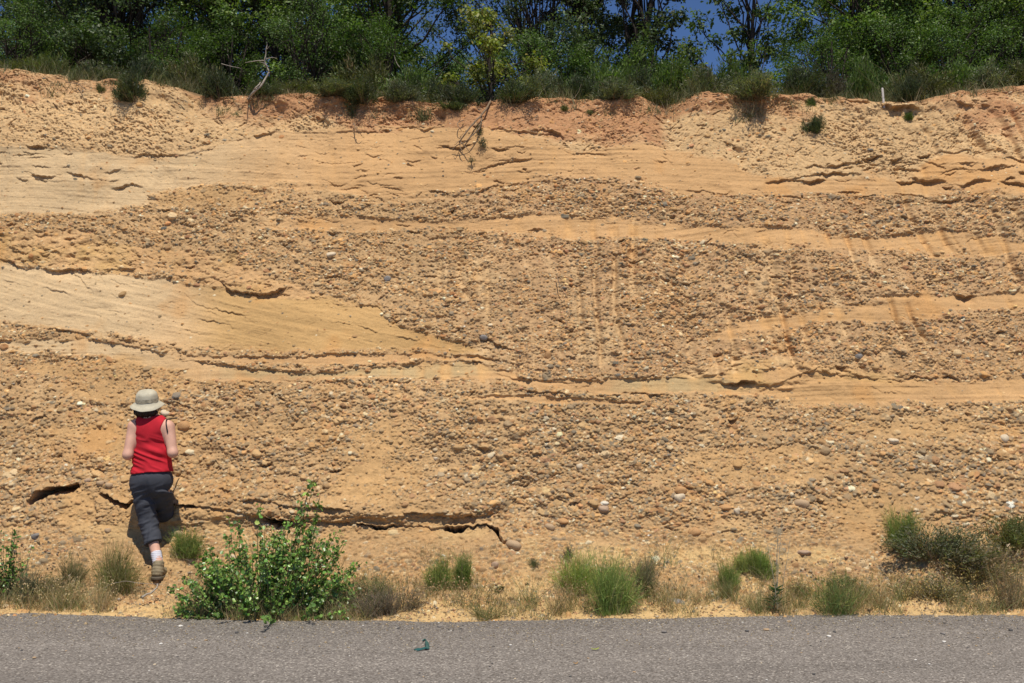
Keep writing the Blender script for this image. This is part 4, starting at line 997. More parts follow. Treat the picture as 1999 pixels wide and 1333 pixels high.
# ------------------------------------------------------------------ dead branch, roots, trailing plant, stake
def wood(name, label, cat, segs, mat, Yd=None, face=None):
    if face is not None:
        segs = [([(a, b, float(face_point(a, b)[1]) - face - 0.10 * math.sin(pi * (i_ + 0.5) / len(pts))) for i_, (a, b, _) in enumerate(pts)], r0, r1) for pts, r0, r1 in segs]
    """segs: list of (list of (px, py, Y), r0, r1)"""
    parts = []; c0 = unproj(*segs[0][0][0])
    for pts, r0, r1 in segs:
        P = np.array([unproj(*p) for p in pts]); n = len(P) * 3
        t = np.linspace(0, len(P) - 1, n); Q = np.stack([np.interp(t, np.arange(len(P)), P[:, k]) for k in range(3)], -1)
        Q[1:-1] += R.normal(0, max(r0, 0.004) * 0.5, (n - 2, 3)); Q[1:-1] = (Q[:-2] + 2 * Q[1:-1] + Q[2:]) / 4
        parts.append(tube(Q - c0, np.linspace(r0, r1, n), 6))
    v, f = join(parts); o = add_obj(name, make_mesh(name, v, f, mat, smooth=True)); o.location = c0
    return tag(o, label, cat)
wood('dead_branch', 'bleached grey dead branch rising from the lip on the left of the rim', 'branch', [
    ([(485, 194, 11.42), (497, 178, 11.25), (512, 163, 11.30), (521, 148, 11.32), (525, 135, 11.32), (516, 118, 11.32), (519, 100, 11.30), (521, 82, 11.30)], 0.015, 0.004),
    ([(490, 183, 11.43), (498, 172, 11.24), (508, 160, 11.28)], 0.009, 0.007),
    ([(516, 118, 11.32), (500, 118, 11.28), (478, 122, 11.25)], 0.006, 0.002), ([(517, 115, 11.32), (528, 112, 11.30), (540, 113, 11.30)], 0.005, 0.002),
    ([(523, 130, 11.32), (514, 122, 11.28), (506, 120, 11.26)], 0.005, 0.002), ([(521, 95, 11.30), (526, 90, 11.30)], 0.003, 0.001), ([(485, 194, 11.42), (480, 190, 11.20)], 0.008, 0.003)], M_dead)
wood('dry_twig', 'thin pale twig lying across the shrubs left of the dead branch', 'twig', [([(432, 124, 11.7), (450, 129, 11.68), (470, 133, 11.66)], 0.005, 0.002)], M_dead)
wood('dry_twig', 'thin pale twig poking from the bright leafy bush', 'twig', [([(780, 131, 11.7), (774, 122, 11.7), (770, 108, 11.72)], 0.004, 0.002)], M_dead)
wood('dangling_root', 'bare forked root dangling below the sapling in front of the face', 'root', [
    ([(958, 196, 11.4), (948, 212, 11.1), (940, 225, 10.95), (928, 238, 10.85), (918, 248, 10.8), (908, 262, 10.78), (900, 272, 10.75), (897, 280, 10.75)], 0.012, 0.007),
    ([(940, 226, 10.95), (940, 238, 10.9), (934, 252, 10.88), (922, 263, 10.82), (910, 275, 10.78), (897, 281, 10.75), (883, 292, 10.75)], 0.009, 0.005),
    ([(897, 280, 10.75), (901, 292, 10.75), (903, 301, 10.75)], 0.006, 0.003), ([(899, 276, 10.75), (907, 285, 10.8), (914, 292, 10.82), (918, 300, 10.85)], 0.006, 0.003),
    ([(897, 274, 10.75), (890, 281, 10.73), (886, 283, 10.72)], 0.004, 0.002)], M_root, face=0.03)
wood('dangling_root', 'thin crooked rootlet left of the big dangling root', 'root', [([(905, 234, 11.0), (893, 239, 10.95), (895, 247, 10.92), (899, 252, 10.9), (901, 255, 10.9)], 0.006, 0.003), ([(899, 251, 10.9), (906, 245, 10.92)], 0.004, 0.002)], M_root, face=0.03)
wood('dangling_root', 'forked rootlet under the trailing plant below the left centre of the rim', 'root', [([(690, 240, 11.0), (694, 250, 10.95), (700, 256, 10.9), (707, 266, 10.86)], 0.006, 0.003), ([(694, 250, 10.95), (684, 248, 10.92)], 0.004, 0.002), ([(696, 252, 10.93), (694, 262, 10.9)], 0.004, 0.002)], M_root, face=0.03)
wood('dangling_root', 'dark dry sticks jutting from the soil at the upper left of the face', 'root', [([(128, 160, 11.2), (150, 162, 11.1), (178, 164, 11.05)], 0.006, 0.002), ([(150, 162, 11.1), (164, 172, 11.05), (168, 176, 11.05)], 0.005, 0.002)], M_root, face=0.03)
wood('stick', 'short dark curved stick leaning on the gravel face in the middle', 'stick', [([(1087, 538, 10.18), (1092, 555, 10.1), (1100, 570, 10.02), (1108, 582, 9.98)], 0.005, 0.003)], M_root, face=0.03)
wood('straw_stem', 'long bent straw stem arching in front of the hiker shoe', 'straw', [([(203, 1148, 8.3), (220, 1138, 8.28), (245, 1134, 8.26), (280, 1139, 8.25), (318, 1141, 8.25)], 0.002, 0.0015)], M_dead)
wood('dead_stick', 'knobbly pale dead stick lying on the sand below the hiker shoe', 'stick', [([(276, 1166, 8.15), (290, 1160, 8.18), (303, 1154, 8.2), (307, 1140, 8.3)], 0.010, 0.006)], M_dead)
# leafy sprigs on the dangling root and trailing plant
def sprig(px, py, Yd, wpx, hpx, label, n=260, colr=(0.05, 0.07, 0.03)):
    Yd = float(face_point(px, py)[1]) - 0.06; c = unproj(px, py, Yd); k = Yd / 2000
    P = R.normal(0, 1, (n, 3)) * np.array([wpx * k * .28, wpx * k * .2, hpx * k * .28])
    T_ = P + unit(R.normal(size=(n, 3)) + np.array([0, -0.3, -0.6])) * 0.03
    V, F, Cc = blades(P, T_, np.full(n, 0.007), colvar(colr, n, 0.3), 0.1, 1, 0.2)
    tz = np.linspace(hpx * k * 0.6, -hpx * k * 0.4, 6); st = tube(np.stack([R.normal(0, .006, 6), 0.04 * np.linspace(1, 0, 6), tz], -1), 0.004, 4)
    o = empty('hanging_plant', tuple(c), label, 'plant'); add_obj('foliage', make_mesh('foliage', V, F, M_leaf, Cc), o); add_obj('stem', make_mesh('stem', st[0], st[1], M_root), o)
sprig(942, 277, 10.85, 16, 20, 'small green tuft hanging at the end of the dangling root', 160)
sprig(935, 250, 10.92, 14, 22, 'dark hanging sprig between the forks of the dangling root', 120)
sprig(686, 215, 11.1, 26, 62, 'green trailing plant hanging down the soil left of centre', 420, (0.055, 0.075, 0.025))
sprig(921, 312, 10.85, 12, 10, 'tiny grey tuft on the sand below the dangling root', 60, (0.09, 0.09, 0.05))
def stake():
    b = face_point(1710, 194); b[1] -= 0.09; b[2] -= 0.10
    V = []; hh = unproj(1708, 168, b[1])[2] - b[2]
    for z, s in ((0, 0.012), (hh - 0.030, 0.011), (hh - 0.018, 0.007)):
        for a in range(8):
            th = a * pi / 4 + pi / 8; V.append((cos(th) * s * 1.15 - 0.10 * z * 0.6, sin(th) * s * 0.8, z))
    F = [[r * 8 + a, r * 8 + (a + 1) % 8, (r + 1) * 8 + (a + 1) % 8, (r + 1) * 8 + a] for r in range(2) for a in range(8)]
    o = add_obj('stake', make_mesh('stake', V, [np.array(F), np.array([[16 + a for a in range(8)]])], simple_mat('weathered_stake', (0.55, 0.50, 0.45), 0.8, 0.25, 60))); o.location = b
    tag(o, 'short pale marker stake standing on the lip at the right', 'stake')
stake()

# ------------------------------------------------------------------ stones
def rock_mesh(name, mat, seed, flat=0.6, lump=0.18):
    import bmesh
    bm = bmesh.new(); bmesh.ops.create_icosphere(bm, subdivisions=3, radius=1.0)
    rr = np.random.default_rng(seed); K = rr.normal(size=(6, 3)); ph = rr.uniform(0, 6, 6)
    cuts = [(unit(rr.normal(size=3)), rr.uniform(0.72, 0.95)) for _ in range(7)]
    for v in bm.verts:
        p = np.array(v.co); s = 1 + lump * sum(math.sin(K[i] @ p * 1.6 + ph[i]) for i in range(6)) / 3
        p = p * s
        for c_, d_ in cuts:
            e = p @ c_ - d_
            if e > 0: p = p - c_ * e * 0.8
        v.co = (p[0], p[1], p[2] * flat)
    me = bpy.data.meshes.new(name); bm.to_mesh(me); bm.free(); me.materials.append(mat)
    me.polygons.foreach_set('use_smooth', np.ones(len(me.polygons), dtype=bool)); me.update(); return me
SM = {k: simple_mat('stone_' + k, c, 0.85, 0.12, 8, 0.3, 25) for k, c in dict(cream=(0.62, 0.50, 0.34), orange=(0.50, 0.28, 0.12), grey=(0.24, 0.215, 0.19), tan=(0.45, 0.31, 0.18), pink=(0.42, 0.29, 0.19), white=(0.72, 0.68, 0.6), dark=(0.10, 0.095, 0.09)).items()}
RK = {}
for key in SM:
    RK[key] = [rock_mesh('stone', SM[key], s * 13 + len(key)) for s in range(2)]
for key, px, py, w, hpx, lab in [
    ('cream', 1327, 972, 26, 20, 'white round cobble set in the gravel, brightest one right of centre'),
    ('orange', 1327, 959, 26, 16, 'orange stone directly on top of the bright white cobble'),
    ('cream', 1439, 998, 15, 14, 'small pale disc shaped cobble at the right end of the cobble row'),
    ('orange', 1416, 993, 26, 14, 'orange oblong cobble just left of the pale disc cobble'),
    ('orange', 1358, 1040, 24, 20, 'orange boulder alone above the right broom tufts'),
    ('tan', 1567, 985, 28, 20, 'tan cobble with a deep shadow beside it in the right gravel'),
    ('cream', 322, 806, 22, 13, 'pale flat stone beside the hiker head'),
    ('orange', 360, 834, 22, 24, 'orange brown angular slab right of the hiker shoulder'),
    ('cream', 1962, 857, 18, 18, 'round grey white cobble sticking out near the right edge'),
    ('cream', 1745, 861, 22, 12, 'flat cream cobble in the right part of the lower gravel'),
    ('tan', 1005, 1066, 28, 20, 'sandy boulder wedged under the end of the long crack'),
    ('pink', 1178, 995, 22, 17, 'pinkish tan cobble above and right of the end of the crack'),
    ('tan', 1075, 1030, 20, 16, 'tan cobble between the sandy boulder and the orange lump pair'),
    ('orange', 1100, 1018, 22, 12, 'flat orange cobble left below the pinkish cobble'),
    ('pink', 965, 1103, 16, 13, 'small reddish stone on the bank right of the broom pair'),
    ('pink', 1570, 1080, 30, 13, 'flat pinkish stone on the bank right of the tall weed'),
    ('cream', 1130, 911, 14, 14, 'small cream pebble alone in the gravel near the picture centre'),
    ('cream', 1790, 972, 12, 9, 'small white stone in the gravel above the upright broom tuft'),
    ('cream', 851, 896, 12, 8, 'small white pebble in the lower gravel left of centre'),
    ('grey', 1325, 1178, 28, 12, 'grey flat stone on bare sand right of the central broom'),
    ('tan', 1325, 1166, 22, 14, 'tan stone behind the grey flat stone on the bare sand'),
    ('grey', 68, 1048, 16, 14, 'grey cobble on the bank left of the hiker'),
    ('tan', 210, 1037, 12, 10, 'small tan stone on the bank left of the hiker shadow'),
    ('tan', 345, 1043, 26, 22, 'round sandy boulder on the bank right of the hiker knee'),
    ('grey', 1678, 697, 16, 14, 'dark grey cobble in the gravel above the right sand bed'),
    ('pink', 170, 940, 14, 14, 'brown cobble above the gap at the left end of the crack'),
    ('tan', 196, 944, 14, 11, 'left one of two round tan cobbles left of the hiker hips'),
    ('tan', 212, 948, 14, 11, 'right one of two round tan cobbles left of the hiker hips'),
    ('grey', 755, 545, 18, 14, 'pale grey cobble low in the upper gravel left of centre'),
    ('grey', 943, 660, 18, 12, 'blue grey cobble at the base of the fluted gravel'),
    ('orange', 1069, 694, 14, 18, 'orange brown block at the base of the fluted gravel'),
    ('cream', 645, 497, 20, 12, 'cream cobble in the upper gravel above the pale sand lens'),
]:
    p = face_point(px, py); k = p[1] / 2000
    o = add_obj('cobble', RK[key][int(px) % 2]); o.location = (p[0], p[1] + 0.01, p[2]); o.scale = (w * k * 0.54, w * k * 0.45, hpx * k * 0.54 / 0.62)
    o.rotation_euler = (R.normal(0, 0.2), R.normal(0, 0.15), R.normal(0, 0.3)); tag(o, lab, 'stone', 'cobbles standing out of the gravel face and bank')
# stones on the asphalt
keys = ['grey', 'white', 'dark', 'tan', 'grey', 'cream']
gl = {'grey': 'small grey stone chip lying on the asphalt', 'white': 'small white stone chip lying on the asphalt', 'dark': 'small dark stone chip lying on the asphalt',
      'tan': 'small tan stone chip lying on the asphalt', 'cream': 'small cream stone chip lying on the asphalt'}
def road_z(y): return float(np.interp(y, [-3.5, 0, 3, 6.8, 7.75], [0, .04, .03, .012, .010]))
fixed = [(1619, 1243, 'white', 0.030), (1458, 1233, 'dark', 0.030), (1496, 1231, 'tan', 0.034), (1842, 1238, 'grey', 0.034), (1296, 1235, 'grey', 0.04), (2, 0, None, 0), (778, 1227, 'dark', 0.022), (857, 1224, 'grey', 0.026), (461, 1236, 'dark', 0.028), (353, 1223, 'white', 0.03), (1974, 1231, 'dark', 0.03), (996, 1260, 'white', 0.018)]
spot_list = [(px, py, k, s) for px, py, k, s in fixed if k]
for _ in range(190):
    spot_list.append((R.uniform(0, 1999), 1212 + 118 * R.random() ** 2.4, keys[R.integers(len(keys))], R.uniform(0.006, 0.019) * (1.25 if R.random() < .2 else 0.8)))
named = {0: 'white angular stone on the asphalt below the wispy broom', 1: 'dark flat stone on the asphalt left of the tan stone and tall weed foot', 2: 'tan flat stone on the asphalt below the tall thin weed'}
for i, (px, py, key, s) in enumerate(spot_list):
    a = unproj(px, py, 1.0) - np.array([0, 0, EYE]); k = -(EYE - 0.011) / a[2] if a[2] < 0 else 7
    p = np.array([a[0] * k, k, 0.0])
    if p[1] > float(edge_y(p[0])) - 0.03: continue
    o = add_obj('stone_chip', RK[key][i % 2]); o.scale = (s * 0.6, s * 0.5, s * 0.45); o.rotation_euler = (0, 0, R.uniform(0, 6))
    o.location = (p[0], p[1], road_z(p[1]) + s * 0.45 * 0.35)
    ppx = float(px); reg = ['at the far left', 'in front of the hiker', 'in front of the big leafy bush', 'near the teal plastic strip', 'below the central broom clump', 'below the bare sand patch', 'in front of the tall thin weed', 'below the wispy broom', 'in front of the right thicket'][int(np.searchsorted([180, 350, 700, 1000, 1250, 1400, 1560, 1720], ppx))]
    rowt = 'close to the road edge' if py < 1235 else ('a little way out' if py < 1275 else 'far out on the road')
    tag(o, named.get(i, 'small %s stone chip %s, %s' % (key, reg, rowt)), 'stone', 'stone chips scattered on the asphalt')
# fine grit washed over the asphalt edge and the verge
def grit(name, label, cat, n, sampler, smin, smax, cols):
    P = np.array([sampler() for _ in range(n)]); sz_ = R.uniform(smin, smax, n) * np.exp(R.normal(0, 0.35, n))
    O = np.array([(1, 0, 0), (0, 1, 0), (-1, 0, 0), (0, -1, 0), (0, 0, 0.7), (0, 0, -0.5)], float)
    D = O[None] * np.exp(R.normal(0, 0.3, (n, 6, 1))) + R.normal(0, 0.12, (n, 6, 3)); a = R.uniform(0, 6.3, n)
    Rm = np.stack([np.stack([np.cos(a), -np.sin(a)], -1), np.stack([np.sin(a), np.cos(a)], -1)], 1)
    D[:, :, :2] = np.einsum('nij,nkj->nki', Rm, D[:, :, :2]); V = (P[:, None] + D * sz_[:, None, None]).reshape(-1, 3)
    f = np.array([(0, 1, 4), (1, 2, 4), (2, 3, 4), (3, 0, 4), (1, 0, 5), (2, 1, 5), (3, 2, 5), (0, 3, 5)])
    F = (np.arange(n)[:, None, None] * 6 + f).reshape(-1, 3); cc = np.asarray(cols)[R.integers(0, len(cols), n)] * np.exp(R.normal(0, 0.2, (n, 1)))
    tag(add_obj(name, make_mesh(name, V, F, M_straw, np.repeat(np.clip(cc, 0, 0.8), 6, 0))), label, cat, kind='stuff')
def s_road():
    x = R.uniform(-4.6, 4.6); y = float(edge_y(x)) + 0.02 - abs(R.normal(0, 0.16)) - 0.9 * R.random() ** 3; return (x, y, road_z(min(y, 7.7)) + 0.001)
grit('road_grit', 'fine sand and grit washed from the verge over the asphalt edge', 'grit', 9000, s_road, 0.0025, 0.0055, [(0.42, 0.31, 0.18), (0.34, 0.28, 0.2), (0.5, 0.42, 0.3), (0.2, 0.18, 0.16)])
def s_verge():
    x = R.uniform(-4.7, 4.7); y = float(edge_y(x)) + 0.02 + 0.75 * R.random(); return (x, y, ground_z(x, y) + 0.002)
grit('verge_litter', 'loose pebbles and crumbs of earth littering the sandy verge', 'gravel', 5200, s_verge, 0.0035, 0.011, [(0.42, 0.29, 0.15), (0.34, 0.23, 0.13), (0.5, 0.37, 0.22), (0.3, 0.25, 0.19), (0.4, 0.22, 0.12)])
# the scrap of green plastic and the small leaves on the road
def scrap():
    def g(px, py):
        a = unproj(px, py, 1.0) - np.array([0, 0, EYE]); k = -(EYE - 0.013) / a[2]; return np.array([a[0] * k, k, 0.016])
    pts = [(808, 1272, 5), (815, 1271.5, 8), (822, 1270, 10), (829, 1269.5, 16), (834, 1268, 26), (834, 1262, 26), (832, 1257, 20), (832.5, 1254, 14), (830, 1251, 10), (825, 1254, 4)]
    P = np.array([g(a, b) for a, b, _ in pts]); c = P[4].copy(); w = np.array([q[2] for q in pts]) * 0.00058
    T = np.gradient(P, axis=0); T = unit(T); S = np.stack([T[:, 1], -T[:, 0], T[:, 2] * 0], -1)
    V = []
    for i in range(len(P)):
        for s_, dz_ in ((-1, 0.002), (-0.3, 0.012 + 0.006 * (i % 2)), (0.4, 0.006), (1, 0.003 + 0.01 * (i % 3 == 0))):
            V.append(P[i] - c + S[i] * w[i] * s_ + np.array([0, 0, dz_]))
    V = np.array(V); F = np.array([[i * 4 + j, i * 4 + j + 1, i * 4 + 5 + j, i * 4 + 4 + j] for i in range(len(P) - 1) for j in range(3)])
    o = add_obj('plastic_scrap', make_mesh('plastic_scrap', V, F, simple_mat('green_plastic', (0.03, 0.11, 0.105), 0.4, 0.3, 40), smooth=True)); o.location = c
    so_ = o.modifiers.new('thick', 'SOLIDIFY'); so_.thickness = 0.003
    tag(o, 'crumpled strip of dark teal plastic lying on the asphalt', 'litter')
    for px, py, c_, lab, ln in ((1162, 1270, (0.35, 0.40, 0.06), 'thin yellow green leaf blade on the asphalt', 0.055), (1124, 1298, (0.38, 0.22, 0.08), 'small orange brown dead leaf on the asphalt', 0.03)):
        q = g(px, py); tt = np.linspace(-1, 1, 6); V = []
        for t in tt:
            for s_ in (-1, 1): V.append((t * ln / 2, s_ * 0.006 * (1 - t * t) + 0.004 * t * t * s_ + 0.3 * 0.01 * t * t, 0.004 + 0.008 * t * t + 0.002 * (s_ > 0)))
        F = np.array([[2 * i, 2 * i + 1, 2 * i + 3, 2 * i + 2] for i in range(5)])
        o = add_obj('fallen_leaf', make_mesh('fallen_leaf', V, F, simple_mat('leaf_litter', c_, 0.7))); o.location = q; o.rotation_euler = (0, 0, 0.2); tag(o, lab, 'leaf')
        m_ = o.modifiers.new('thick', 'SOLIDIFY'); m_.thickness = 0.0015
scrap()

# ------------------------------------------------------------------ the person (signed distance shapes meshed as one surface)
def surface_nets(D, org, h_):
    nx, ny, nz = D.shape; ins = D < 0
    c = np.zeros((nx - 1, ny - 1, nz - 1), dtype=np.int8)
    for dx in (0, 1):
        for dy_ in (0, 1):
            for dz_ in (0, 1): c += ins[dx:nx - 1 + dx, dy_:ny - 1 + dy_, dz_:nz - 1 + dz_]
    act = (c > 0) & (c < 8); ii = np.argwhere(act); vid = -np.ones(act.shape, dtype=np.int64); vid[act] = np.arange(len(ii))
    acc = np.zeros((len(ii), 3)); cnt = np.zeros(len(ii)); cor = [(a, b, c_) for a in (0, 1) for b in (0, 1) for c_ in (0, 1)]
    for a in cor:
        for k in range(3):
            if a[k] == 1: continue
            b = list(a); b[k] = 1
            da = D[ii[:, 0] + a[0], ii[:, 1] + a[1], ii[:, 2] + a[2]]; db = D[ii[:, 0] + b[0], ii[:, 1] + b[1], ii[:, 2] + b[2]]
            m = (da < 0) != (db < 0); t = np.where(m, da / (da - db + 1e-12 * (~m)), 0)
            p = np.array(a, float)[None, :].repeat(len(ii), 0); p[:, k] += t
            acc[m] += p[m]; cnt[m] += 1
    V = (ii + acc / cnt[:, None]) * h_ + org; F = []
    for k in range(3):
        sl0 = [slice(1, nx - 1), slice(1, ny - 1), slice(1, nz - 1)]; sl1 = list(sl0); sl0[k] = slice(0, D.shape[k] - 1); sl1[k] = slice(1, D.shape[k])
        a = ins[tuple(sl0)]; b = ins[tuple(sl1)]; u, v = [(1, 2), (2, 0), (0, 1)][k]
        for flip in (0, 1):
            e = np.argwhere((a & ~b) if flip == 0 else (~a & b)); o_ = np.array([1, 1, 1]); o_[k] = 0; e = e + o_
            eu = np.zeros(3, int); eu[u] = 1; ev = np.zeros(3, int); ev[v] = 1
            q = [vid[tuple((e - eu - ev).T)], vid[tuple((e - ev).T)], vid[tuple(e.T)], vid[tuple((e - eu).T)]]
            if flip: q = q[::-1]
            F.append(np.stack(q, -1))
    F = np.concatenate(F); F = F[(F >= 0).all(1)]
    return V, F
def cap(P, a, b, r1, r2, sq=None):
    a, b = np.asarray(a), np.asarray(b); ab = b - a; q = P - a; t = np.clip((q @ ab) / (ab @ ab), 0, 1)
    return np.linalg.norm(q - t[..., None] * ab, axis=-1) - (r1 + (r2 - r1) * t)
def ell(P, c, r):
    q = (P - np.asarray(c)); r = np.asarray(r); k0 = np.linalg.norm(q / r, axis=-1); k1 = np.linalg.norm(q / (r * r), axis=-1)
    return k0 * (k0 - 1) / (k1 + 1e-9)
def smin(a, b, k):
    hh = np.clip(0.5 + 0.5 * (b - a) / k, 0, 1); return b + (a - b) * hh - k * hh * (1 - hh)
def mesh_sdf(name, f, lo, hi, h_, mat, parent, origin):
    lo = np.asarray(lo); hi = np.asarray(hi); n = np.ceil((hi - lo) / h_).astype(int) + 1
    g = np.stack(np.meshgrid(*[lo[k] + np.arange(n[k]) * h_ for k in range(3)], indexing='ij'), -1)
    V, F = surface_nets(f(g), lo, h_)
    return add_obj(name, make_mesh(name, V - origin, F, mat, smooth=True), parent)
def person():
    YP = 8.72
    g = lambda px, py, Y_=YP: unproj(px, py, Y_)
    footL = g(309, 1128, 8.60); zg = ground_z(footL[0], 8.60)
    org = np.array([footL[0], 8.60, zg])
    root = empty('person', tuple(org), 'person from behind in red tank top, cropped dark trousers and sun hat, climbing the bank', 'person')
    headc = g(287, 787, 8.74); neck0 = g(293, 818, 8.74); neck1 = g(289, 800, 8.73)
    shL = g(262, 833, 8.73); shR = g(328, 834, 8.73); elL = g(249, 888, 8.66); elR = g(337, 884, 8.68)
    wrL = g(262, 878, 8.90); wrR = g(326, 876, 8.91)
    chest = g(296, 846, 8.75); waist = g(297, 885, 8.755); belly = g(297, 905, 8.755); hip = g(296, 937, 8.75)
    hjL = g(277, 948, 8.74); hjR = g(314, 948, 8.75)
    knL = g(290, 1022, 8.76); anL = g(309, 1100, 8.62); heL = anL + np.array([0, -0.035, -0.055])
    knR = g(319, 1000, 8.95); footRy = 9.02; anR = g(313, 1034, footRy - 0.02)
    zR = ground_z(anR[0], footRy + 0.03); anR[2] = zR + 0.10
    zL = zg; anL[2] = zL + 0.135
    def arms(P):
        d = cap(P, shL, elL, 0.055, 0.039); d = smin(d, cap(P, elL, wrL, 0.037, 0.026), 0.03)
        e = cap(P, shR, elR, 0.055, 0.039); e = smin(e, cap(P, elR, wrR, 0.037, 0.026), 0.03)
        return np.minimum(d, e)
    def torso(P):
        d = ell(P, chest, (0.150, 0.100, 0.150)); d = smin(d, ell(P, waist, (0.138, 0.095, 0.13)), 0.06); d = smin(d, ell(P, belly, (0.15, 0.10, 0.10)), 0.05)
        d = smin(d, ell(P, hip, (0.158, 0.108, 0.12)), 0.05)
        d = smin(d, cap(P, shL + np.array([0.02, 0, 0.0]), shR - np.array([0.02, 0, 0]), 0.052, 0.052), 0.05)
        d = smin(d, cap(P, neck0 - np.array([0.05, 0, 0.02]), neck0 + np.array([0.05, 0, -0.02]), 0.05, 0.05), 0.05)
        return d
    def legs(P):
        d = smin(cap(P, hjL, knL, 0.074, 0.050), cap(P, knL, anL, 0.050, 0.036), 0.03)
        e = smin(cap(P, hjR, knR, 0.074, 0.050), cap(P, knR, anR, 0.050, 0.036), 0.03)
        return d, e
    def hand(P, w, inward, fwd):
        # palm plus five separate fingers curled towards each other
        d_ = unit(np.array([inward * 0.75, 0.55, 0.10])); up = np.array([0, 0, 1.0]); pc = w + d_ * 0.045
        d = cap(P, w, w + d_ * 0.075, 0.020, 0.022); d = smin(d, ell(P, pc, (0.030, 0.026, 0.036)), 0.012)
        for q, ln in zip((0.030, 0.010, -0.011, -0.030), (0.036, 0.042, 0.039, 0.030)):
            k0 = w + d_ * 0.078 + up * q; k1 = k0 + unit(d_ + np.array([inward * 0.5, 0, -0.15])) * ln; k2 = k1 + unit(np.array([inward, -0.7, -0.3])) * ln * 0.75
            d = np.minimum(d, np.minimum(cap(P, k0, k1, 0.0088, 0.0082), cap(P, k1, k2, 0.0082, 0.0070)))
        t0 = w + d_ * 0.03 + up * 0.026; t1 = t0 + unit(d_ * 0.6 + up * 0.9) * 0.032; t2 = t1 + unit(d_ + up * 0.1 + np.array([inward * .3, 0, 0])) * 0.028
        return np.minimum(d, np.minimum(cap(P, t0, t1, 0.011, 0.0095), cap(P, t1, t2, 0.0095, 0.008)))
    def head(P):
        d = ell(P, headc + np.array([0, 0.0, 0.01]), (0.074, 0.092, 0.098)); d = smin(d, ell(P, headc + np.array([0, 0.035, -0.055]), (0.050, 0.055, 0.055)), 0.03)
        d = smin(d, cap(P, headc + np.array([0, 0.088, 0.0]), headc + np.array([0, 0.112, -0.030]), 0.008, 0.014), 0.012)     # nose
        for s in (-1, 1):
            d = smin(d, ell(P, headc + np.array([s * 0.076, 0.0, -0.012]), (0.010, 0.020, 0.030)), 0.008)                      # ears
            d = -smin(-d, ell(P, headc + np.array([s * 0.032, 0.098, 0.004]), (0.016, 0.012, 0.011)), 0.008)                  # eye sockets
            d = smin(d, ell(P, headc + np.array([s * 0.032, 0.080, 0.003]), (0.013, 0.012, 0.012)), 0.003)
        d = smin(d, ell(P, headc + np.array([0, 0.088, -0.062]), (0.024, 0.010, 0.007)), 0.004)                                 # lips
        return d
    def body(P):
        d = torso(P); d = smin(d, arms(P), 0.035); l1, l2 = legs(P); d = smin(d, np.minimum(l1, l2), 0.03)
        nk = cap(P, neck0 - np.array([0, 0, 0.01]), neck1 + np.array([0, 0, 0.02]), 0.058, 0.050); d = smin(d, nk, 0.04); d = smin(d, head(P), 0.025)
        d = smin(d, hand(P, wrL, 1, 0), 0.012); d = smin(d, hand(P, wrR, -1, 0), 0.012)
        return d
    skin = simple_mat('skin', (0.66, 0.37, 0.26), 0.6, 0.12, 14, 0.0, 40, spec=0.35)
    lo = np.array([elL[0] - 0.10, 8.42, zL - 0.02]); hi = np.array([elR[0] + 0.10, 9.12, headc[2] + 0.16])
    mesh_sdf('body', body, lo, hi, 0.0062, skin, root, org)
    # --- trousers
    hemz = g(300, 1057, 8.7)[2]; hemR = g(316, 1014, 9.0)[2]; wz = g(296, 917, 8.75)[2]
    def trousers(P):
        xx, zz = P[..., 0] * 9 + P[..., 1] * 4, P[..., 2] * 22 - P[..., 0] * 7
        wr = 0.010 * np.abs(vnoise(xx + 3, zz, 1) - 0.5) * 2 + 0.006 * np.abs(vnoise(xx * 2.1, zz * 1.7 + 5, 2) - 0.5) * 2 - 0.006
        dirL = unit(anL - knL); hL = knL + dirL * ((hemz - knL[2]) / dirL[2] + 0.02)
        dL = smin(cap(P, hjL + np.array([-.004, 0, 0]), knL, 0.094, 0.074), cap(P, knL, hL, 0.072, 0.075), 0.04); dL = np.maximum(dL, -((P - hL) @ -dirL) )
        dirR = unit(anR - knR); hR = knR + dirR * 0.10
        dR = smin(cap(P, hjR, knR, 0.104, 0.076), cap(P, knR, hR, 0.072, 0.07), 0.04); dR = np.maximum(dR, -((P - hR) @ -dirR))
        hpz = ell(P, hip + np.array([-.001, 0, 0]), (0.180, 0.138, 0.140))
        cleft = np.exp(-((P[..., 0] - (hjL[0] + hjR[0]) / 2 - 0.006) / 0.012) ** 2) * np.clip((8.72 - P[..., 1]) / 0.05, 0, 1) * np.clip((hip[2] + 0.03 - P[..., 2]) / 0.05, 0, 1)
        d = smin(smin(dL, dR, 0.022), hpz, 0.035) + 0.007 * cleft
        amt = np.clip((hip[2] + 0.02 - P[..., 2]) / 0.12, 0.15, 1)
        d = d + wr * amt
        d = np.maximum(d, P[..., 2] - (wz + 0.012)); return d
    M_tr = simple_mat('trouser_cloth', (0.052, 0.055, 0.066), 0.85, 0.12, 20, 0.3, 600, bdist=0.002)
    mesh_sdf('trousers', trousers, (lo[0], lo[1], hemz - 0.05), (hi[0], hi[1], wz + 0.03), 0.0062, M_tr, root, org)
    def waistband(P):
        d = ell(P, hip + np.array([-.001, 0, 0.0]), (0.181, 0.134, 0.139)); return np.maximum(np.maximum(d, P[..., 2] - (wz + 0.016)), (wz - 0.018) - P[..., 2])
    mesh_sdf('waistband', waistband, (lo[0], lo[1], wz - 0.03), (hi[0], hi[1], wz + 0.03), 0.006, M_tr, root, org)
    # --- tank top
    topz = g(296, 813, 8.72)[2]; hz = g(296, 920, 8.75)[2]
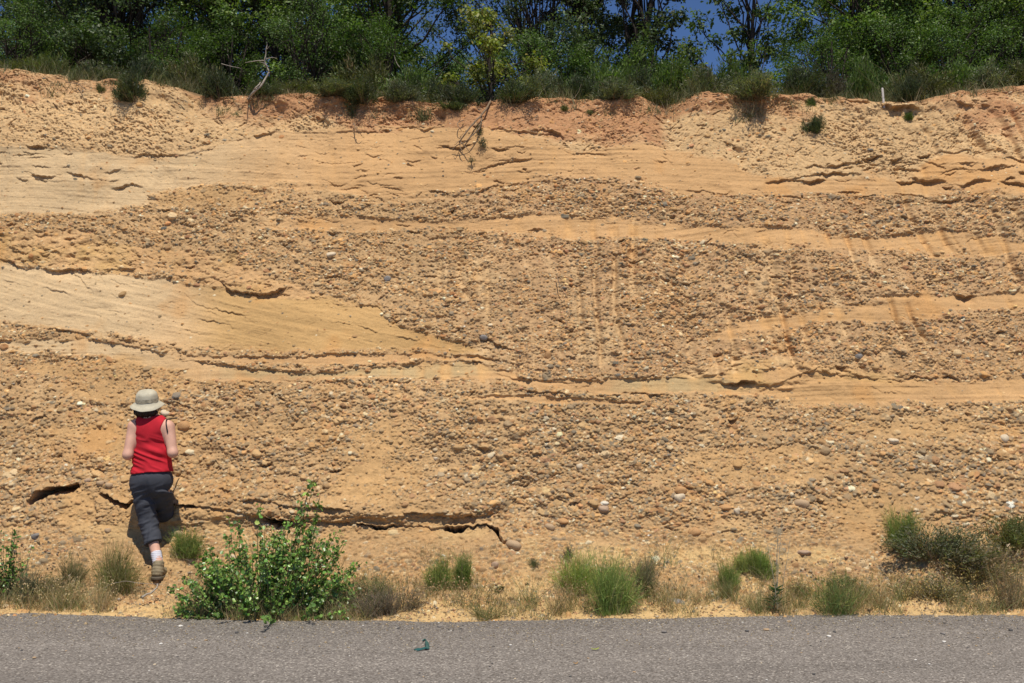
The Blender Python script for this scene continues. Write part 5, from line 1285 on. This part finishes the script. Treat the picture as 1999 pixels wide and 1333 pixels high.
    def tank(P):
        x = P[..., 0]; z = P[..., 2]
        wr = (0.016 * np.abs(vnoise(x * 6 + P[..., 1] * 3 + 2, z * 26 + x * 9, 1) - 0.5) * 2 - 0.004) * np.clip((chest[2] + 0.01 - z) / 0.08, 0, 1)
        d = torso(P) - 0.010; d = smin(d, ell(P, waist, (0.160, 0.108, 0.13)), 0.05); d = smin(d, ell(P, hip + np.array([0, 0, 0.03]), (0.180, 0.134, 0.14)), 0.05) + wr
        hem = hz - 0.022 * np.clip((chest[0] - x + 0.02) / 0.16, 0, 1)
        d = np.maximum(d, hem - z); d = np.maximum(d, z - (topz + 0.004 + 0.055 * ((x - neck0[0]) / 0.1) ** 2 * 0.25))
        # arm holes: cut back between the shoulder blades
        for s, sh in ((-1, shL), (1, shR)):
            hole = cap(P, sh + np.array([s * 0.018, -0.3, -0.012]), sh + np.array([s * 0.018, 0.3, -0.012]), 0.060, 0.060)
            hole2 = cap(P, sh + np.array([s * 0.045, -0.3, 0.06]), sh + np.array([s * 0.045, 0.3, 0.06]), 0.07, 0.07)
            hole3 = cap(P, sh + np.array([s * 0.030, -0.3, -0.045]), sh + np.array([s * 0.030, 0.3, -0.045]), 0.050, 0.050)
            d = np.maximum(d, -smin(smin(hole, hole2, 0.03), hole3, 0.03))
        neckh = cap(P, neck1 + np.array([0, -0.3, 0.015]), neck1 + np.array([0, 0.3, 0.0]), 0.066, 0.10)
        return np.maximum(d, -neckh)
    M_red = simple_mat('red_jersey', (0.50, 0.014, 0.026), 0.85, 0.16, 12, 0.2, 700, bdist=0.002)
    mesh_sdf('tank_top', tank, (lo[0], lo[1], hz - 0.05), (hi[0], hi[1], topz + 0.08), 0.0058, M_red, root, org)
    # --- bra straps
    def strap(pts, nm):
        P_ = np.array(pts); n = 14; t = np.linspace(0, len(P_) - 1, n); Q = np.stack([np.interp(t, np.arange(len(P_)), P_[:, k]) for k in range(3)], -1)
        # press on to the skin
        for it in range(25):
            dd = body(Q); Q[:, 1] += np.clip(dd - 0.004, -0.02, 0.02)
        v, f = tube(Q - org, 0.0055, 6); add_obj(nm, make_mesh(nm, v, f, simple_mat('black_strap', (0.012, 0.012, 0.016), 0.5)), root)
    strap([g(316, 817, 8.60), g(319, 830, 8.60), g(322, 845, 8.60)], 'bra_strap'); strap([g(258, 822, 8.60), g(262, 832, 8.60), g(264, 844, 8.60)], 'bra_strap')
    # --- hair, bobbed to the nape
    def hair(P):
        d = ell(P, headc + np.array([0, -0.016, 0.006]), (0.092, 0.102, 0.105)); d = smin(d, ell(P, headc + np.array([0.004, -0.042, -0.078]), (0.098, 0.060, 0.048)), 0.03)
        d = d + 0.004 * np.sin(P[..., 0] * 260) + 0.003 * np.sin(P[..., 0] * 130 + P[..., 2] * 60)
        d = np.maximum(d, -ell(P, headc + np.array([0, 0.10, -0.03]), (0.070, 0.085, 0.10)))
        return np.maximum(d, P[..., 2] - headc[2] + 0.030 - 0.22 * (P[..., 1] - headc[1] + 0.10))
    mesh_sdf('hair', hair, headc - 0.14, headc + 0.14, 0.0055, simple_mat('dark_hair', (0.022, 0.012, 0.010), 0.5, 0.3, 90), root, org)
    # --- sun hat
    M_hat = simple_mat('hat_cloth', (0.50, 0.45, 0.33), 0.9, 0.2, 14, 0.25, 500, bdist=0.002)
    hc = headc + np.array([-0.002, 0.0, 0.018]); n = 48; V = []; rings = [(0.0, 0.098), (0.035, 0.097), (0.062, 0.089), (0.080, 0.073), (0.087, 0.052), (0.090, 0.020), (0.094, -0.008), (0.116, -0.024), (0.138, -0.044), (0.140, -0.048), (0.116, -0.029), (0.086, -0.010)]
    for r, z in rings:
        for k in range(n):
            a = 2 * pi * k / n; wv = 0.010 * sin(2 * a + 1) * max(0, (r - 0.09) / 0.04) + 0.0015 * sin(9 * a) + (0.004 * sin(5 * a + z * 60) if 0 < z < 0.07 and r > .08 else 0)
            V.append((cos(a) * (r + (0.002 * sin(7 * a) if r > .05 else 0)) , sin(a) * r * 1.12, z + wv - 0.16 * sin(a) * -r * 0.9 * (r > 0.085) * 0 + 0.02 * -cos(a + pi / 2) * 0))
    V = np.array(V); tl = 0.22    # tip the hat backwards a little
    Ry = np.array([[1, 0, 0], [0, cos(tl), -sin(tl)], [0, sin(tl), cos(tl)]]); V = V @ Ry.T
    F = np.array([[r * n + k, (r + 1) * n + k, (r + 1) * n + (k + 1) % n, r * n + (k + 1) % n] for r in range(len(rings) - 1) for k in range(n)])
    hat = add_obj('sun_hat', make_mesh('sun_hat', V + hc - org, F, M_hat, smooth=True), root)
    V = []; 
    for r, z in ((0.0905, 0.028), (0.0915, 0.010), (0.0925, -0.002)):
        for k in range(n):
            a = 2 * pi * k / n; V.append((cos(a) * (r + 0.002), sin(a) * (r + 0.002) * 1.12, z + 0.003 * sin(4 * a)))
    V = np.array(V) @ Ry.T; F = np.array([[r * n + k, (r + 1) * n + k, (r + 1) * n + (k + 1) % n, r * n + (k + 1) % n] for r in range(2) for k in range(n)])
    add_obj('hat_band', make_mesh('hat_band', V + hc - org, F, simple_mat('hat_band_cloth', (0.38, 0.33, 0.23), 0.9, 0.4, 60), smooth=True), hat)
    # --- socks and walking shoes
    M_sock = simple_mat('sock_wool', (0.68, 0.66, 0.70), 0.95, 0.08, 60, 0.4, 500, bdist=0.003); M_shoe = simple_mat('shoe_suede', (0.27, 0.215, 0.13), 0.85, 0.3, 35, 0.3, 200); M_sole = simple_mat('shoe_sole', (0.13, 0.105, 0.075), 0.8)
    for an, kn, heel_up, yaw in ((anL, knL, 0.0, 0.12), (anR, knR, 0.0, 0.0)):
        dn = unit(kn - an)
        f_sock = lambda P: cap(P, an + dn * 0.085, an - np.array([0, 0, 0.02]), 0.043, 0.041) + 0.002 * np.sin(P[..., 2] * 400)
        f_s2 = lambda P: np.maximum(f_sock(P), ((P - (an + dn * 0.095)) @ dn))
        mesh_sdf('sock', f_s2, an - 0.09, an + 0.17, 0.0055, M_sock, root, org)
        zb_ = an[2] - 0.085 if an is anR else zL + 0.012; fw = np.array([sin(yaw), cos(yaw), 0.0]); pit = np.array([0, 0, 0.12 if an is anR else 0.02])
        c0 = np.array([an[0], an[1] - 0.02, zb_])
        def shoe(P):
            d = smin(cap(P, c0 + np.array([0, 0, 0.040]), an + np.array([0, 0, -0.012]), 0.042, 0.046), cap(P, c0 + np.array([0, 0, 0.045]), c0 + (fw + pit) * 0.16 + np.array([0, 0, 0.030]), 0.042, 0.038), 0.03)
            d = d + 0.002 * np.sin(P[..., 2] * 220 + P[..., 1] * 80); return np.maximum(d, an[2] * 0 + P[..., 2] - (an[2] + 0.022))
        mesh_sdf('shoe', shoe, c0 - 0.10, c0 + np.array([0.12, 0.28, 0.20]), 0.0058, M_shoe, root, org)
        def sole(P):
            d = smin(cap(P, c0 + np.array([0, -0.01, 0.008]), c0 + (fw + pit) * 0.17 + np.array([0, 0, 0.004]), 0.046, 0.044), cap(P, c0, c0 + fw * 0.03, 0.046, 0.046), 0.02)
            z_ = P[..., 2] - (c0[2] + (P[..., 1] - c0[1]) * pit[2]); return np.maximum(d, np.maximum(z_ - 0.016, -z_ - 0.012))
        mesh_sdf('shoe_sole', sole, c0 - 0.08, c0 + np.array([0.10, 0.27, 0.09]), 0.0055, M_sole, root, org)
person()
